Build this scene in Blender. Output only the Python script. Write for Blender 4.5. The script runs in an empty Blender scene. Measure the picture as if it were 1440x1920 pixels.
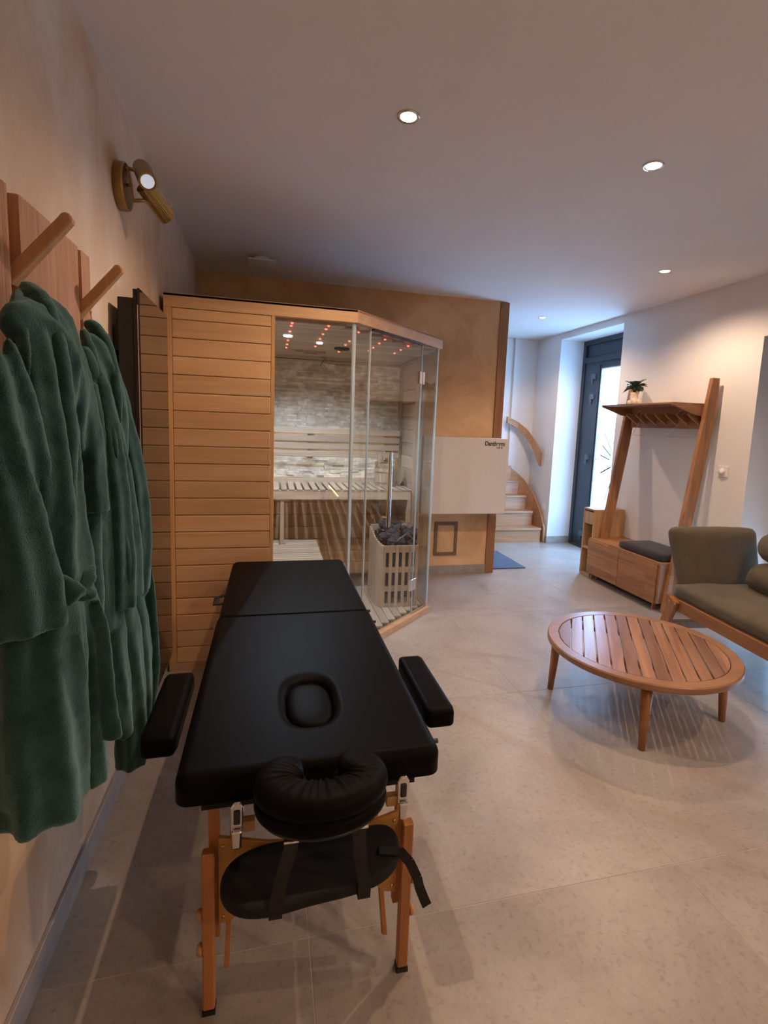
import bpy, bmesh, math, random
from mathutils import Vector, Matrix
random.seed(7)
S = bpy.context.scene
COL = S.collection
PI = math.pi

# ---------------------------------------------------------------- camera
cam_d = bpy.data.cameras.new('camera'); cam = bpy.data.objects.new('camera', cam_d); COL.objects.link(cam)
cam_d.sensor_fit = 'AUTO'; cam_d.sensor_width = 36.0
cam_d.lens = 966.654 * 36.0 / 1920.0
cam_d.shift_x = -(746.118 - 720.0) / 1920.0
cam_d.shift_y = -(960.0 - 916.409) / 1920.0
cam_d.clip_start = 0.05
cam.matrix_world = Matrix(((0.9704388, -0.0078908, -0.2412183, 0.0),
                           (-0.2381570, 0.1306629, -0.9623972, 0.0),
                           (0.0391124, 0.9913954, 0.1249211, 1.38),
                           (0, 0, 0, 1)))
S.camera = cam

# ---------------------------------------------------------------- sky and exposure
wd = bpy.data.worlds.new('overcast_sky'); S.world = wd; wd.use_nodes = True
bg = wd.node_tree.nodes['Background']
bg.inputs[0].default_value = (0.34, 0.60, 1.0, 1); bg.inputs[1].default_value = 31.0
S.view_settings.view_transform = 'Standard'; S.view_settings.look = 'None'
S.view_settings.gamma = 1.0; S.view_settings.use_curve_mapping = False
S.view_settings.exposure = -0.22
SPOT_W = 60.0
WARM = (1.0, 0.70, 0.475)

def portal(loc, sy, sz):
    l = bpy.data.lights.new('daylight_portal', 'AREA'); l.shape = 'RECTANGLE'; l.size = sz; l.size_y = sy
    l.cycles.is_portal = True
    o = bpy.data.objects.new('daylight_portal', l); COL.objects.link(o)
    o.location = loc; o.rotation_euler = (0, PI/2, 0)
portal((3.72, 5.01, 1.2), 1.1, 2.4)
portal((3.72, 2.02, 1.04), 1.85, 2.07)

# ---------------------------------------------------------------- materials
def mat(name):
    m = bpy.data.materials.new(name); m.use_nodes = True
    nt = m.node_tree; b = nt.nodes['Principled BSDF']
    return m, nt, b
def node(nt, t, **kw):
    n = nt.nodes.new(t)
    for k, v in kw.items():
        if k.startswith('i_'):
            key = k[2:]; key = int(key) if key.isdigit() else key.replace('_', ' ')
            n.inputs[key].default_value = v
        else: setattr(n, k, v)
    return n
def ramp(nt, fac, stops):
    r = node(nt, 'ShaderNodeValToRGB'); e = r.color_ramp.elements
    while len(e) < len(stops): e.new(0.5)
    for i, (p, c) in enumerate(stops): e[i].position = p; e[i].color = (*c, 1)
    nt.links.new(fac, r.inputs[0]); return r.outputs[0]
def coords(nt, scale, rand=True):
    tc = node(nt, 'ShaderNodeTexCoord'); out = tc.outputs['Object']
    oi = node(nt, 'ShaderNodeObjectInfo')
    if rand:
        mul = node(nt, 'ShaderNodeVectorMath', operation='SCALE'); mul.inputs[0].default_value = (7.3, 5.1, 9.7)
        nt.links.new(oi.outputs['Random'], mul.inputs['Scale'])
        ad = node(nt, 'ShaderNodeVectorMath', operation='ADD')
        nt.links.new(out, ad.inputs[0]); nt.links.new(mul.outputs[0], ad.inputs[1]); out = ad.outputs[0]
    mp = node(nt, 'ShaderNodeMapping'); mp.inputs['Scale'].default_value = scale
    nt.links.new(out, mp.inputs['Vector'])
    return mp.outputs[0], oi.outputs['Random'], tc.outputs['Object']
def bump(nt, b, h, strength, dist=0.002):
    n = node(nt, 'ShaderNodeBump'); n.inputs['Strength'].default_value = strength; n.inputs['Distance'].default_value = dist
    nt.links.new(h, n.inputs['Height']); nt.links.new(n.outputs[0], b.inputs['Normal'])
def mixc(nt, a, b, fac, mode='MIX'):
    n = node(nt, 'ShaderNodeMix', data_type='RGBA', blend_type=mode)
    for s, i in ((fac, 0), (a, 6), (b, 7)):
        if hasattr(s, 'is_linked'): nt.links.new(s, n.inputs[i])
        elif i == 0: n.inputs[0].default_value = s
        else: n.inputs[i].default_value = (*s, 1)
    return n.outputs[2]
def wood(name, c1, c2, axis='x', rough=0.5, vary=0.25, blocks=None, fine=1.0):
    m, nt, b = mat(name)
    sc = {'x': (1.6, 26, 26), 'y': (26, 1.6, 26), 'z': (26, 26, 1.6)}[axis]
    v, rnd, raw = coords(nt, tuple(s*fine for s in sc))
    n1 = node(nt, 'ShaderNodeTexNoise', i_Scale=1.0, i_Detail=5.0, i_Roughness=0.6, i_Distortion=0.6)
    nt.links.new(v, n1.inputs['Vector'])
    col = ramp(nt, n1.outputs[0], [(0.3, c2), (0.62, c1)])
    if blocks:
        sx = node(nt, 'ShaderNodeSeparateXYZ'); nt.links.new(raw, sx.inputs[0])
        cb = node(nt, 'ShaderNodeCombineXYZ')
        i = 'xyz'.index(axis); o = [k for k in range(3) if k != i]
        ad = node(nt, 'ShaderNodeMath', operation='ADD')
        nt.links.new(sx.outputs[o[0]], ad.inputs[0]); nt.links.new(sx.outputs[o[1]], ad.inputs[1])
        nt.links.new(sx.outputs[i], cb.inputs[0]); nt.links.new(ad.outputs[0], cb.inputs[1])
        br = node(nt, 'ShaderNodeTexBrick'); br.inputs['Scale'].default_value = 1.0
        br.inputs['Color1'].default_value = (1.12, 1.12, 1.12, 1); br.inputs['Color2'].default_value = (0.62, 0.6, 0.58, 1)
        br.inputs['Mortar'].default_value = (0.8, 0.8, 0.8, 1); br.inputs['Mortar Size'].default_value = 0.0
        br.inputs['Brick Width'].default_value = blocks[0]; br.inputs['Row Height'].default_value = blocks[1]
        nt.links.new(cb.outputs[0], br.inputs['Vector'])
        col = mixc(nt, col, br.outputs[0], 0.75, 'MULTIPLY')
    mr = node(nt, 'ShaderNodeMapRange'); mr.inputs[3].default_value = 1 - vary; mr.inputs[4].default_value = 1 + vary*0.4
    nt.links.new(rnd, mr.inputs[0])
    cc = node(nt, 'ShaderNodeCombineColor')
    for k in range(3): nt.links.new(mr.outputs[0], cc.inputs[k])
    col = mixc(nt, col, cc.outputs[0], 1.0, 'MULTIPLY')
    nt.links.new(col, b.inputs['Base Color']); b.inputs['Roughness'].default_value = rough
    bump(nt, b, n1.outputs[0], 0.12, 0.001)
    return m
def plain(name, c, rough=0.5, metal=0.0, noise=0.0, nscale=40, coat=0.0, bumpk=0.0, bscale=None):
    m, nt, b = mat(name)
    b.inputs['Roughness'].default_value = rough; b.inputs['Metallic'].default_value = metal
    b.inputs['Coat Weight'].default_value = coat
    v, rnd, raw = coords(nt, (1, 1, 1), False)
    n1 = node(nt, 'ShaderNodeTexNoise', i_Scale=float(nscale), i_Detail=4.0); nt.links.new(raw, n1.inputs['Vector'])
    k = max(noise, 0.02)
    col = ramp(nt, n1.outputs[0], [(0.3, tuple(x*(1-k) for x in c)), (0.7, tuple(min(1, x*(1+k)) for x in c))])
    nt.links.new(col, b.inputs['Base Color'])
    if bumpk:
        n2 = node(nt, 'ShaderNodeTexNoise', i_Scale=float(bscale or nscale), i_Detail=3.0); nt.links.new(raw, n2.inputs['Vector'])
        bump(nt, b, n2.outputs[0], bumpk, 0.003)
    return m
def emis(name, c, s):
    m, nt, b = mat(name); b.inputs['Base Color'].default_value = (*c, 1)
    b.inputs['Emission Color'].default_value = (*c, 1); b.inputs['Emission Strength'].default_value = s
    return m
def glass(name, tint, refl=1.0, rough=0.0):
    m, nt, b = mat(name); nt.nodes.remove(b); out = nt.nodes['Material Output']
    tr = node(nt, 'ShaderNodeBsdfTransparent'); tr.inputs[0].default_value = (*tint, 1)
    gl = node(nt, 'ShaderNodeBsdfGlossy'); gl.inputs['Roughness'].default_value = rough
    fr = node(nt, 'ShaderNodeFresnel'); gm = node(nt, 'ShaderNodeNewGeometry')
    io = node(nt, 'ShaderNodeMapRange'); io.inputs[3].default_value = 1.5; io.inputs[4].default_value = 1/1.5
    nt.links.new(gm.outputs['Backfacing'], io.inputs[0]); nt.links.new(io.outputs[0], fr.inputs[0])
    mu = node(nt, 'ShaderNodeMath', operation='MULTIPLY'); mu.inputs[1].default_value = refl
    mx = node(nt, 'ShaderNodeMixShader')
    nt.links.new(fr.outputs[0], mu.inputs[0]); nt.links.new(mu.outputs[0], mx.inputs[0])
    nt.links.new(tr.outputs[0], mx.inputs[1]); nt.links.new(gl.outputs[0], mx.inputs[2])
    nt.links.new(mx.outputs[0], out.inputs[0]); return m
def plaster(name, stops, sc=(1, 1, 1), scale=1.4, rough=0.85, bk=0.15):
    m, nt, b = mat(name)
    v, rnd, raw = coords(nt, sc, False)
    n0 = node(nt, 'ShaderNodeTexNoise', i_Scale=2.2, i_Detail=2.0); nt.links.new(v, n0.inputs['Vector'])
    va = node(nt, 'ShaderNodeVectorMath', operation='MULTIPLY_ADD'); va.inputs[1].default_value = (.35, .35, .35)
    nt.links.new(n0.outputs[1], va.inputs[0]); nt.links.new(v, va.inputs[2])
    n1 = node(nt, 'ShaderNodeTexNoise', i_Scale=scale, i_Detail=7.0, i_Roughness=0.62, i_Distortion=0.4)
    nt.links.new(va.outputs[0], n1.inputs['Vector'])
    col = ramp(nt, n1.outputs[0], stops)
    nt.links.new(col, b.inputs['Base Color']); b.inputs['Roughness'].default_value = rough
    n2 = node(nt, 'ShaderNodeTexNoise', i_Scale=22.0, i_Detail=6.0); nt.links.new(raw, n2.inputs['Vector'])
    bump(nt, b, n2.outputs[0], bk, 0.004)
    return m
def stone_floor(name):
    m, nt, b = mat(name)
    v, rnd, raw = coords(nt, (1, 1, 1), True)
    n1 = node(nt, 'ShaderNodeTexNoise', i_Scale=2.6, i_Detail=8.0, i_Roughness=0.65, i_Distortion=0.5); nt.links.new(v, n1.inputs['Vector'])
    c1 = ramp(nt, n1.outputs[0], [(0.3, (0.29, 0.245, 0.21)), (0.5, (0.365, 0.315, 0.275)), (0.72, (0.43, 0.38, 0.335))])
    n2 = node(nt, 'ShaderNodeTexNoise', i_Scale=55.0, i_Detail=6.0, i_Roughness=0.7); nt.links.new(v, n2.inputs['Vector'])
    c2 = ramp(nt, n2.outputs[0], [(0.30, (0.62, 0.61, 0.60)), (0.46, (0.97, 0.97, 0.97)), (0.62, (1.0, 1.0, 1.0)), (0.72, (1.22, 1.22, 1.22))])
    col = mixc(nt, c1, c2, 0.75, 'MULTIPLY')
    vo = node(nt, 'ShaderNodeTexVoronoi', i_Scale=38.0); nt.links.new(v, vo.inputs['Vector'])
    c3 = ramp(nt, vo.outputs['Distance'], [(0.03, (0.78, 0.76, 0.74)), (0.10, (1, 1, 1))])
    col = mixc(nt, col, c3, 0.22, 'MULTIPLY')
    nt.links.new(col, b.inputs['Base Color']); b.inputs['Roughness'].default_value = 0.36
    b.inputs['Specular IOR Level'].default_value = 0.5
    bump(nt, b, n2.outputs[0], 0.10, 0.002)
    return m
def terry(name):
    m, nt, b = mat(name)
    v, rnd, raw = coords(nt, (1, 1, 1), False)
    n1 = node(nt, 'ShaderNodeTexNoise', i_Scale=420.0, i_Detail=3.0); nt.links.new(raw, n1.inputs['Vector'])
    n2 = node(nt, 'ShaderNodeTexNoise', i_Scale=26.0, i_Detail=4.0); nt.links.new(raw, n2.inputs['Vector'])
    c = mixc(nt, ramp(nt, n2.outputs[0], [(0.3, (0.012, 0.043, 0.040)), (0.7, (0.030, 0.084, 0.076))]),
             ramp(nt, n1.outputs[0], [(0.3, (0.55, 0.55, 0.55)), (0.7, (1.2, 1.2, 1.2))]), 0.8, 'MULTIPLY')
    nt.links.new(c, b.inputs['Base Color']); b.inputs['Roughness'].default_value = 1.0
    b.inputs['Sheen Weight'].default_value = 0.7; b.inputs['Sheen Roughness'].default_value = 0.5
    b.inputs['Sheen Tint'].default_value = (0.5, 0.8, 0.8, 1); b.inputs['Specular IOR Level'].default_value = 0.1
    ad = node(nt, 'ShaderNodeMath', operation='ADD'); nt.links.new(n1.outputs[0], ad.inputs[0]); nt.links.new(n2.outputs[0], ad.inputs[1])
    bump(nt, b, ad.outputs[0], 0.55, 0.004)
    return m
def fabric(name, c, sc=600.0, bk=0.3):
    m, nt, b = mat(name)
    v, rnd, raw = coords(nt, (1, 1, 1), False)
    n1 = node(nt, 'ShaderNodeTexNoise', i_Scale=sc, i_Detail=2.0); nt.links.new(raw, n1.inputs['Vector'])
    n2 = node(nt, 'ShaderNodeTexNoise', i_Scale=7.0, i_Detail=3.0, i_Distortion=0.6); nt.links.new(raw, n2.inputs['Vector'])
    col = mixc(nt, ramp(nt, n2.outputs[0], [(0.3, tuple(x*.85 for x in c)), (0.7, tuple(x*1.1 for x in c))]),
               ramp(nt, n1.outputs[0], [(0.3, (.8, .8, .8)), (0.7, (1.15, 1.15, 1.15))]), 0.7, 'MULTIPLY')
    nt.links.new(col, b.inputs['Base Color']); b.inputs['Roughness'].default_value = 0.95
    b.inputs['Sheen Weight'].default_value = 0.15
    bump(nt, b, n1.outputs[0], bk, 0.001)
    return m

M = {}
M['white'] = plain('white_paint', (0.82, 0.81, 0.80), 0.9, noise=0.02, nscale=3)
M['ceil'] = plain('ceiling_paint', (0.82, 0.80, 0.79), 0.9, noise=0.02, nscale=3)
M['left'] = plaster('beige_plaster', [(0.30, (0.48, 0.29, 0.17)), (0.42, (0.57, 0.41, 0.27)), (0.53, (0.62, 0.47, 0.33)), (0.68, (0.68, 0.58, 0.47))], (1, 1.5, 0.9), 1.7)
M['ochre'] = plaster('ochre_plaster', [(0.30, (0.50, 0.27, 0.12)), (0.46, (0.66, 0.40, 0.20)), (0.60, (0.78, 0.51, 0.28)), (0.75, (0.82, 0.59, 0.37))], (1, 1, 1), 1.3)
M['tile'] = stone_floor('beige_stone_tile')
M['grout'] = plain('grout', (0.44, 0.39, 0.35), 0.9, noise=0.1, nscale=80)
M['skirt'] = plain('stone_skirting', (0.32, 0.28, 0.25), 0.5, noise=0.15, nscale=12)
M['hem_x'] = wood('hemlock_x', (0.68, 0.42, 0.23), (0.58, 0.33, 0.16), 'x', 0.45, 0.22)
M['hem_y'] = wood('hemlock_y', (0.60, 0.36, 0.17), (0.48, 0.26, 0.11), 'y', 0.45, 0.2)
M['hem_z'] = wood('hemlock_z', (0.62, 0.37, 0.17), (0.52, 0.28, 0.11), 'z', 0.45, 0.15)
M['pale_x'] = wood('pale_hemlock_x', (0.60, 0.47, 0.36), (0.48, 0.36, 0.26), 'x', 0.5, 0.2)
M['pale_y'] = wood('pale_hemlock_y', (0.62, 0.50, 0.39), (0.50, 0.39, 0.29), 'y', 0.5, 0.2)
M['pale_z'] = wood('pale_hemlock_z', (0.60, 0.46, 0.34), (0.48, 0.35, 0.24), 'z', 0.5, 0.2)
M['oak_x'] = wood('oak_x', (0.50, 0.27, 0.12), (0.36, 0.18, 0.075), 'x', 0.45, 0.15)
M['oak_y'] = wood('oak_y', (0.50, 0.27, 0.12), (0.36, 0.18, 0.075), 'y', 0.45, 0.15)
M['oak_z'] = wood('oak_z', (0.58, 0.31, 0.13), (0.42, 0.21, 0.085), 'z', 0.45, 0.2)
M['post'] = wood('dark_oak_post', (0.34, 0.155, 0.06), (0.24, 0.105, 0.04), 'z', 0.55, 0.0)
M['stair'] = wood('stair_oak', (0.50, 0.26, 0.125), (0.38, 0.18, 0.08), 'x', 0.4, 0.1)
M['block_y'] = wood('block_oak_y', (0.46, 0.225, 0.10), (0.31, 0.135, 0.055), 'y', 0.58, 0.1, (0.33, 0.045))
M['block_z'] = wood('block_oak_z', (0.48, 0.235, 0.105), (0.33, 0.145, 0.06), 'z', 0.58, 0.1, (0.30, 0.035))
M['block_x'] = wood('block_oak_x', (0.48, 0.235, 0.105), (0.33, 0.145, 0.06), 'x', 0.58, 0.1, (0.30, 0.045))
M['cab'] = wood('light_oak', (0.58, 0.36, 0.19), (0.46, 0.26, 0.12), 'z', 0.45, 0.08)
M['teak'] = wood('teak_slats', (0.40, 0.205, 0.12), (0.22, 0.10, 0.055), 'x', 0.28, 0.35)
M['teak_r'] = wood('teak_rim', (0.34, 0.175, 0.095), (0.24, 0.115, 0.06), 'x', 0.3, 0.0, fine=0.5)
M['teak_z'] = wood('teak_leg', (0.40, 0.17, 0.065), (0.30, 0.12, 0.045), 'z', 0.3, 0.1)
M['beech'] = wood('beech_leg', (0.46, 0.185, 0.06), (0.36, 0.135, 0.04), 'z', 0.4, 0.08)
M['ply'] = wood('plywood_web', (0.52, 0.25, 0.06), (0.43, 0.19, 0.045), 'x', 0.4, 0.0)
M['sofawood_y'] = wood('sofa_wood', (0.36, 0.15, 0.055), (0.25, 0.10, 0.035), 'y', 0.4, 0.1)
M['sofawood_z'] = wood('sofa_wood_leg', (0.36, 0.15, 0.055), (0.25, 0.10, 0.035), 'z', 0.4, 0.1)
M['reed'] = wood('reeded_cedar', (0.56, 0.31, 0.18), (0.40, 0.20, 0.11), 'z', 0.6, 0.1, fine=2.0)
M['leather'] = plain('black_leatherette', (0.0062, 0.0052, 0.0056), 0.45, noise=0.1, nscale=300, bumpk=0.05, bscale=500)
M['leather'].node_tree.nodes['Principled BSDF'].inputs['IOR'].default_value = 1.11
M['neoprene'] = plain('black_cloth', (0.004, 0.004, 0.005), 0.9, noise=0.2, nscale=300)
M['web'] = plain('black_webbing', (0.008, 0.0075, 0.0075), 0.8, noise=0.3, nscale=500)
M['blackmetal'] = plain('black_metal', (0.010, 0.010, 0.011), 0.4)
M['blackglass'] = plain('black_glass', (0.006, 0.006, 0.007), 0.02, coat=0.5)
M['chrome'] = plain('chrome', (0.75, 0.75, 0.76), 0.12, 1.0)
M['brass'] = plain('brushed_brass', (0.36, 0.235, 0.09), 0.36, 1.0, noise=0.08, nscale=200)
M['brasspin'] = plain('brass_pin', (0.7, 0.45, 0.2), 0.25, 1.0)
M['anthracite'] = plain('anthracite_metal', (0.030, 0.045, 0.062), 0.45, noise=0.05)
M['hingebox'] = plain('hinge_cover', (0.07, 0.10, 0.13), 0.35)
M['whitebox'] = plain('white_lacquer', (0.66, 0.62, 0.585), 0.45)
M['plastic'] = plain('white_plastic', (0.86, 0.85, 0.83), 0.35)
M['ink'] = plain('black_ink', (0.012, 0.010, 0.010), 0.5)
M['mat'] = fabric('blue_grey_mat', (0.055, 0.085, 0.14), 160.0, 0.8)
M['cushion'] = fabric('charcoal_fabric', (0.030, 0.029, 0.034))
M['olive'] = fabric('olive_canvas', (0.100, 0.082, 0.054))
M['terry'] = terry('green_terry')
M['split'] = plain('split_stone', (0.82, 0.73, 0.63), 0.9, noise=0.3, nscale=16, bumpk=0.8, bscale=60)
M['lava'] = plain('dark_sauna_stone', (0.055, 0.06, 0.07), 0.85, noise=0.4, nscale=30, bumpk=0.7, bscale=60)
M['coolstrip'] = emis('cool_strip', (0.75, 0.88, 1.0), 14.0)
M['darkgap'] = plain('dark_heater_body', (0.02, 0.02, 0.022), 0.5)
M['glass'] = glass('clear_glass', (0.90, 0.92, 0.915), 1.0)
M['glass_edge'] = plain('bright_glass_edge', (0.42, 0.50, 0.54), 0.25)  # brightness of the glass edges put into a grey-blue colour
M['ceramic'] = plain('white_ceramic', (0.78, 0.70, 0.62), 0.15, coat=0.6)
M['leaf'] = plain('green_leaf', (0.014, 0.055, 0.016), 0.25, noise=0.4, nscale=60)
M['spotlens'] = emis('spot_lens', (1.0, 0.80, 0.58), 22.0)
M['wallens'] = emis('cool_lens', (0.75, 0.82, 1.0), 0.55)
M['saunalens'] = emis('sauna_lens', (0.75, 0.88, 1.0), 14.0)
M['redled'] = emis('red_led', (1.0, 0.10, 0.05), 7.0)
M['amber'] = emis('amber_led', (1.0, 0.62, 0.22), 40.0)
M['ground'] = plain('pale_paving', (0.45, 0.45, 0.44), 0.9, noise=0.1, nscale=4)

# frosted pane of the entrance door
m, nt, b = mat('frosted_glass'); nt.nodes.remove(b)
tl = node(nt, 'ShaderNodeBsdfTranslucent'); tl.inputs[0].default_value = (0.92, 0.97, 1, 1)
tp = node(nt, 'ShaderNodeBsdfTransparent'); tp.inputs[0].default_value = (0.9, 0.97, 1, 1)
mx = node(nt, 'ShaderNodeMixShader'); mx.inputs[0].default_value = 0.45
nt.links.new(tl.outputs[0], mx.inputs[1]); nt.links.new(tp.outputs[0], mx.inputs[2])
nt.links.new(mx.outputs[0], nt.nodes['Material Output'].inputs[0]); M['frost'] = m

# ---------------------------------------------------------------- object helpers
def wloc(o):
    v = Vector((0, 0, 0))
    while o: v += o.location; o = o.parent
    return v
def link(name, me, mt, parent=None, smooth=False, bev=0.0, seg=1):
    off = wloc(parent)
    if off.length > 0:
        for v in me.vertices: v.co -= off
    if mt: me.materials.append(mt)
    if smooth: me.polygons.foreach_set('use_smooth', [True]*len(me.polygons))
    o = bpy.data.objects.new(name, me); COL.objects.link(o); o.parent = parent
    if bev:
        b_ = o.modifiers.new('bevel', 'BEVEL'); b_.width = bev; b_.segments = seg; b_.limit_method = 'ANGLE'; b_.angle_limit = 0.6
    return o
def mk(name, vs, fs, mt, parent=None, smooth=False, bev=0.0, seg=1):
    me = bpy.data.meshes.new(name); me.from_pydata([tuple(v) for v in vs], [], fs); me.update()
    bm = bmesh.new(); bm.from_mesh(me); bmesh.ops.recalc_face_normals(bm, faces=bm.faces); bm.to_mesh(me); bm.free()
    return link(name, me, mt, parent, smooth, bev, seg)
def thing(name, label, cat, loc=(0, 0, 0), group=None):
    o = bpy.data.objects.new(name, None); COL.objects.link(o); o.location = loc; o.empty_display_size = 0.1
    return tag(o, label, cat, group)
def tag(o, label, cat, group=None):
    o['label'] = label; o['category'] = cat
    if group: o['group'] = group
    return o
def setting(name, loc=(0, 0, 0)):
    o = bpy.data.objects.new(name, None); COL.objects.link(o); o.location = loc; o['kind'] = 'structure'; return o
def struct(o): o['kind'] = 'structure'; return o
CF = [(0, 1, 3, 2), (4, 6, 7, 5), (0, 4, 5, 1), (2, 3, 7, 6), (0, 2, 6, 4), (1, 5, 7, 3)]
class MB:
    def __init__(s): s.v = []; s.f = []
    def add(s, vs, fs):
        n = len(s.v); s.v += [tuple(v) for v in vs]; s.f += [tuple(i + n for i in f) for f in fs]; return s
    def box(s, x, y, z):
        return s.add([(a, b, c) for a in x for b in y for c in z], CF)
    def bar(s, p0, p1, w, t, up=(0, 0, 1), w1=None, t1=None):
        p0, p1 = Vector(p0), Vector(p1); d = (p1 - p0).normalized(); up = Vector(up)
        sd = d.cross(up)
        if sd.length < 1e-4: sd = d.cross(Vector((1, 0, 0)))
        sd.normalize(); u = sd.cross(d)
        w1 = w if w1 is None else w1; t1 = t if t1 is None else t1
        vs = []
        for p, ww, tt in ((p0, w, t), (p1, w1, t1)):
            for a in (-.5, .5):
                for b_ in (-.5, .5): vs.append(p + sd*ww*a + u*tt*b_)
        return s.add(vs, CF)
    def prism(s, poly, axis, lo, hi):
        n = len(poly); vs = []
        for h in (lo, hi):
            for a, b_ in poly:
                vs.append({'x': (h, a, b_), 'y': (a, h, b_), 'z': (a, b_, h)}[axis])
        fs = [tuple(range(n)), tuple(range(2*n-1, n-1, -1))] + [(i, (i+1) % n, n+(i+1) % n, n+i) for i in range(n)]
        return s.add(vs, fs)
    def tube(s, pts, r, n=8, cap=True, ry=None, up=None):
        pts = [Vector(p) for p in pts]; k = len(pts); rr = r if isinstance(r, (list, tuple)) else [r]*k
        base = len(s.v); prev = None; fs = []
        for i, p in enumerate(pts):
            d = (pts[min(i+1, k-1)] - pts[max(i-1, 0)]).normalized()
            if prev is None:
                a = Vector(up) if up else (Vector((0, 0, 1)) if abs(d.z) < .9 else Vector((1, 0, 0)))
            else: a = prev
            a = (a - d*a.dot(d)).normalized(); prev = a; b_ = d.cross(a)
            ry_ = rr[i] if ry is None else (ry[i] if isinstance(ry, (list, tuple)) else ry)
            for j in range(n):
                t = 2*PI*j/n; s.v.append(tuple(p + a*math.cos(t)*rr[i] + b_*math.sin(t)*ry_))
        for i in range(k-1):
            for j in range(n):
                fs.append((base+i*n+j, base+i*n+(j+1) % n, base+(i+1)*n+(j+1) % n, base+(i+1)*n+j))
        if cap: fs.append(tuple(base+j for j in range(n))[::-1]); fs.append(tuple(base+(k-1)*n+j for j in range(n)))
        s.f += fs; return s
    def lathe(s, prof, c=(0, 0, 0), n=24, mtx=None):
        base = len(s.v); k = len(prof); c = Vector(c)
        for r, z in prof:
            for j in range(n):
                t = 2*PI*j/n; v = Vector((r*math.cos(t), r*math.sin(t), z))
                if mtx: v = mtx @ v
                s.v.append(tuple(v + c))
        for i in range(k-1):
            for j in range(n):
                s.f.append((base+i*n+j, base+i*n+(j+1) % n, base+(i+1)*n+(j+1) % n, base+(i+1)*n+j))
        s.f.append(tuple(base+j for j in range(n))[::-1]); s.f.append(tuple(base+(k-1)*n+j for j in range(n)))
        return s
    def ball(s, c, r, n=10, m=7):
        r = r if isinstance(r, (list, tuple)) else (r, r, r)
        base = len(s.v); c = Vector(c)
        for i in range(m+1):
            p = PI*(i+.5)/(m+1) if False else PI*i/m
            p = min(max(p, .02), PI-.02)
            for j in range(n):
                t = 2*PI*j/n; s.v.append((c.x+r[0]*math.sin(p)*math.cos(t), c.y+r[1]*math.sin(p)*math.sin(t), c.z+r[2]*math.cos(p)))
        for i in range(m):
            for j in range(n):
                s.f.append((base+i*n+j, base+i*n+(j+1) % n, base+(i+1)*n+(j+1) % n, base+(i+1)*n+j))
        s.f.append(tuple(base+j for j in range(n))); s.f.append(tuple(base+m*n+j for j in range(n)))
        return s
    def build(s, name, mt, parent=None, smooth=False, bev=0.0, seg=1):
        return mk(name, s.v, s.f, mt, parent, smooth, bev, seg)
def box(name, x, y, z, mt, parent=None, bev=0.0, seg=1):
    return MB().box(x, y, z).build(name, mt, parent, False, bev, seg)
def bar(name, p0, p1, w, t, mt, parent=None, up=(0, 0, 1), bev=0.0, w1=None, t1=None):
    return MB().bar(p0, p1, w, t, up, w1, t1).build(name, mt, parent, False, bev)
def tube(name, pts, r, mt, parent=None, n=8, ry=None, up=None):
    return MB().tube(pts, r, n, True, ry, up).build(name, mt, parent, True)
def autosmooth(o, ang=0.7):
    me = o.data; me.polygons.foreach_set('use_smooth', [True]*len(me.polygons))
    bm = bmesh.new(); bm.from_mesh(me)
    for e in bm.edges:
        if len(e.link_faces) == 2 and e.calc_face_angle(0) > ang: e.smooth = False
    bm.to_mesh(me); bm.free(); return o
def rounded(name, x, y, z, r, mt, parent=None, seg=4, puff=0.0, n=10, rot=None, piv=None, subd=True):
    """padded cushion: a box cut into a grid, puffed up in the middle and rounded at its edges"""
    bm = bmesh.new(); bmesh.ops.create_cube(bm, size=1.0)
    bmesh.ops.subdivide_edges(bm, edges=bm.edges, cuts=n, use_grid_fill=True)
    sx, sy, sz = x[1]-x[0], y[1]-y[0], z[1]-z[0]; c = Vector(((x[0]+x[1])/2, (y[0]+y[1])/2, (z[0]+z[1])/2))
    mn = min(sx, sy, sz)
    for v in bm.verts:
        p = Vector((v.co.x*sx, v.co.y*sy, v.co.z*sz)); h = Vector((sx/2, sy/2, sz/2))
        q = Vector([max(-(h[i]-r), min(h[i]-r, p[i])) for i in range(3)])
        d = p - q
        if d.length > 1e-6: p = q + d.normalized()*r if d.length > r*0.98 else q + d
        if puff:
            u = [2*v.co.x, 2*v.co.y, 2*v.co.z]; k = [sx, sy, sz].index(mn)
            o_ = [i for i in range(3) if i != k]
            f = (1-u[o_[0]]**4)*(1-u[o_[1]]**4)
            p[k] += u[k]*puff*f
        v.co = p
    if rot:
        bmesh.ops.transform(bm, matrix=rot.to_4x4(), verts=bm.verts)
    for v in bm.verts: v.co += c
    me = bpy.data.meshes.new(name); bm.to_mesh(me); bm.free()
    return link(name, me, mt, parent, True)
def blob(name, mb, mt, parent, voxel=0.008, it=6, fac=0.6):
    o = mb.build(name, mt, parent, True)
    r = o.modifiers.new('remesh', 'REMESH'); r.mode = 'VOXEL'; r.voxel_size = voxel; r.use_smooth_shade = True
    s_ = o.modifiers.new('smooth', 'SMOOTH'); s_.iterations = it; s_.factor = fac
    return o
def text(name, body, size, loc, mt, parent, rot=(PI/2, 0, 0), sx=1.0, bold=0.0, ext=0.0004):
    c = bpy.data.curves.new(name, 'FONT'); c.body = body; c.size = size; c.extrude = ext; c.offset = bold
    t = bpy.data.objects.new(name, c); COL.objects.link(t); bpy.context.view_layer.update()
    me = bpy.data.meshes.new_from_object(t.evaluated_get(bpy.context.evaluated_depsgraph_get()))
    bpy.data.objects.remove(t)
    me.transform(Matrix.Translation(loc) @ Matrix.Rotation(rot[2], 4, 'Z') @ Matrix.Rotation(rot[0], 4, 'X') @ Matrix.Diagonal((sx, 1, 1, 1)))
    return link(name, me, mt, parent)

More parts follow.
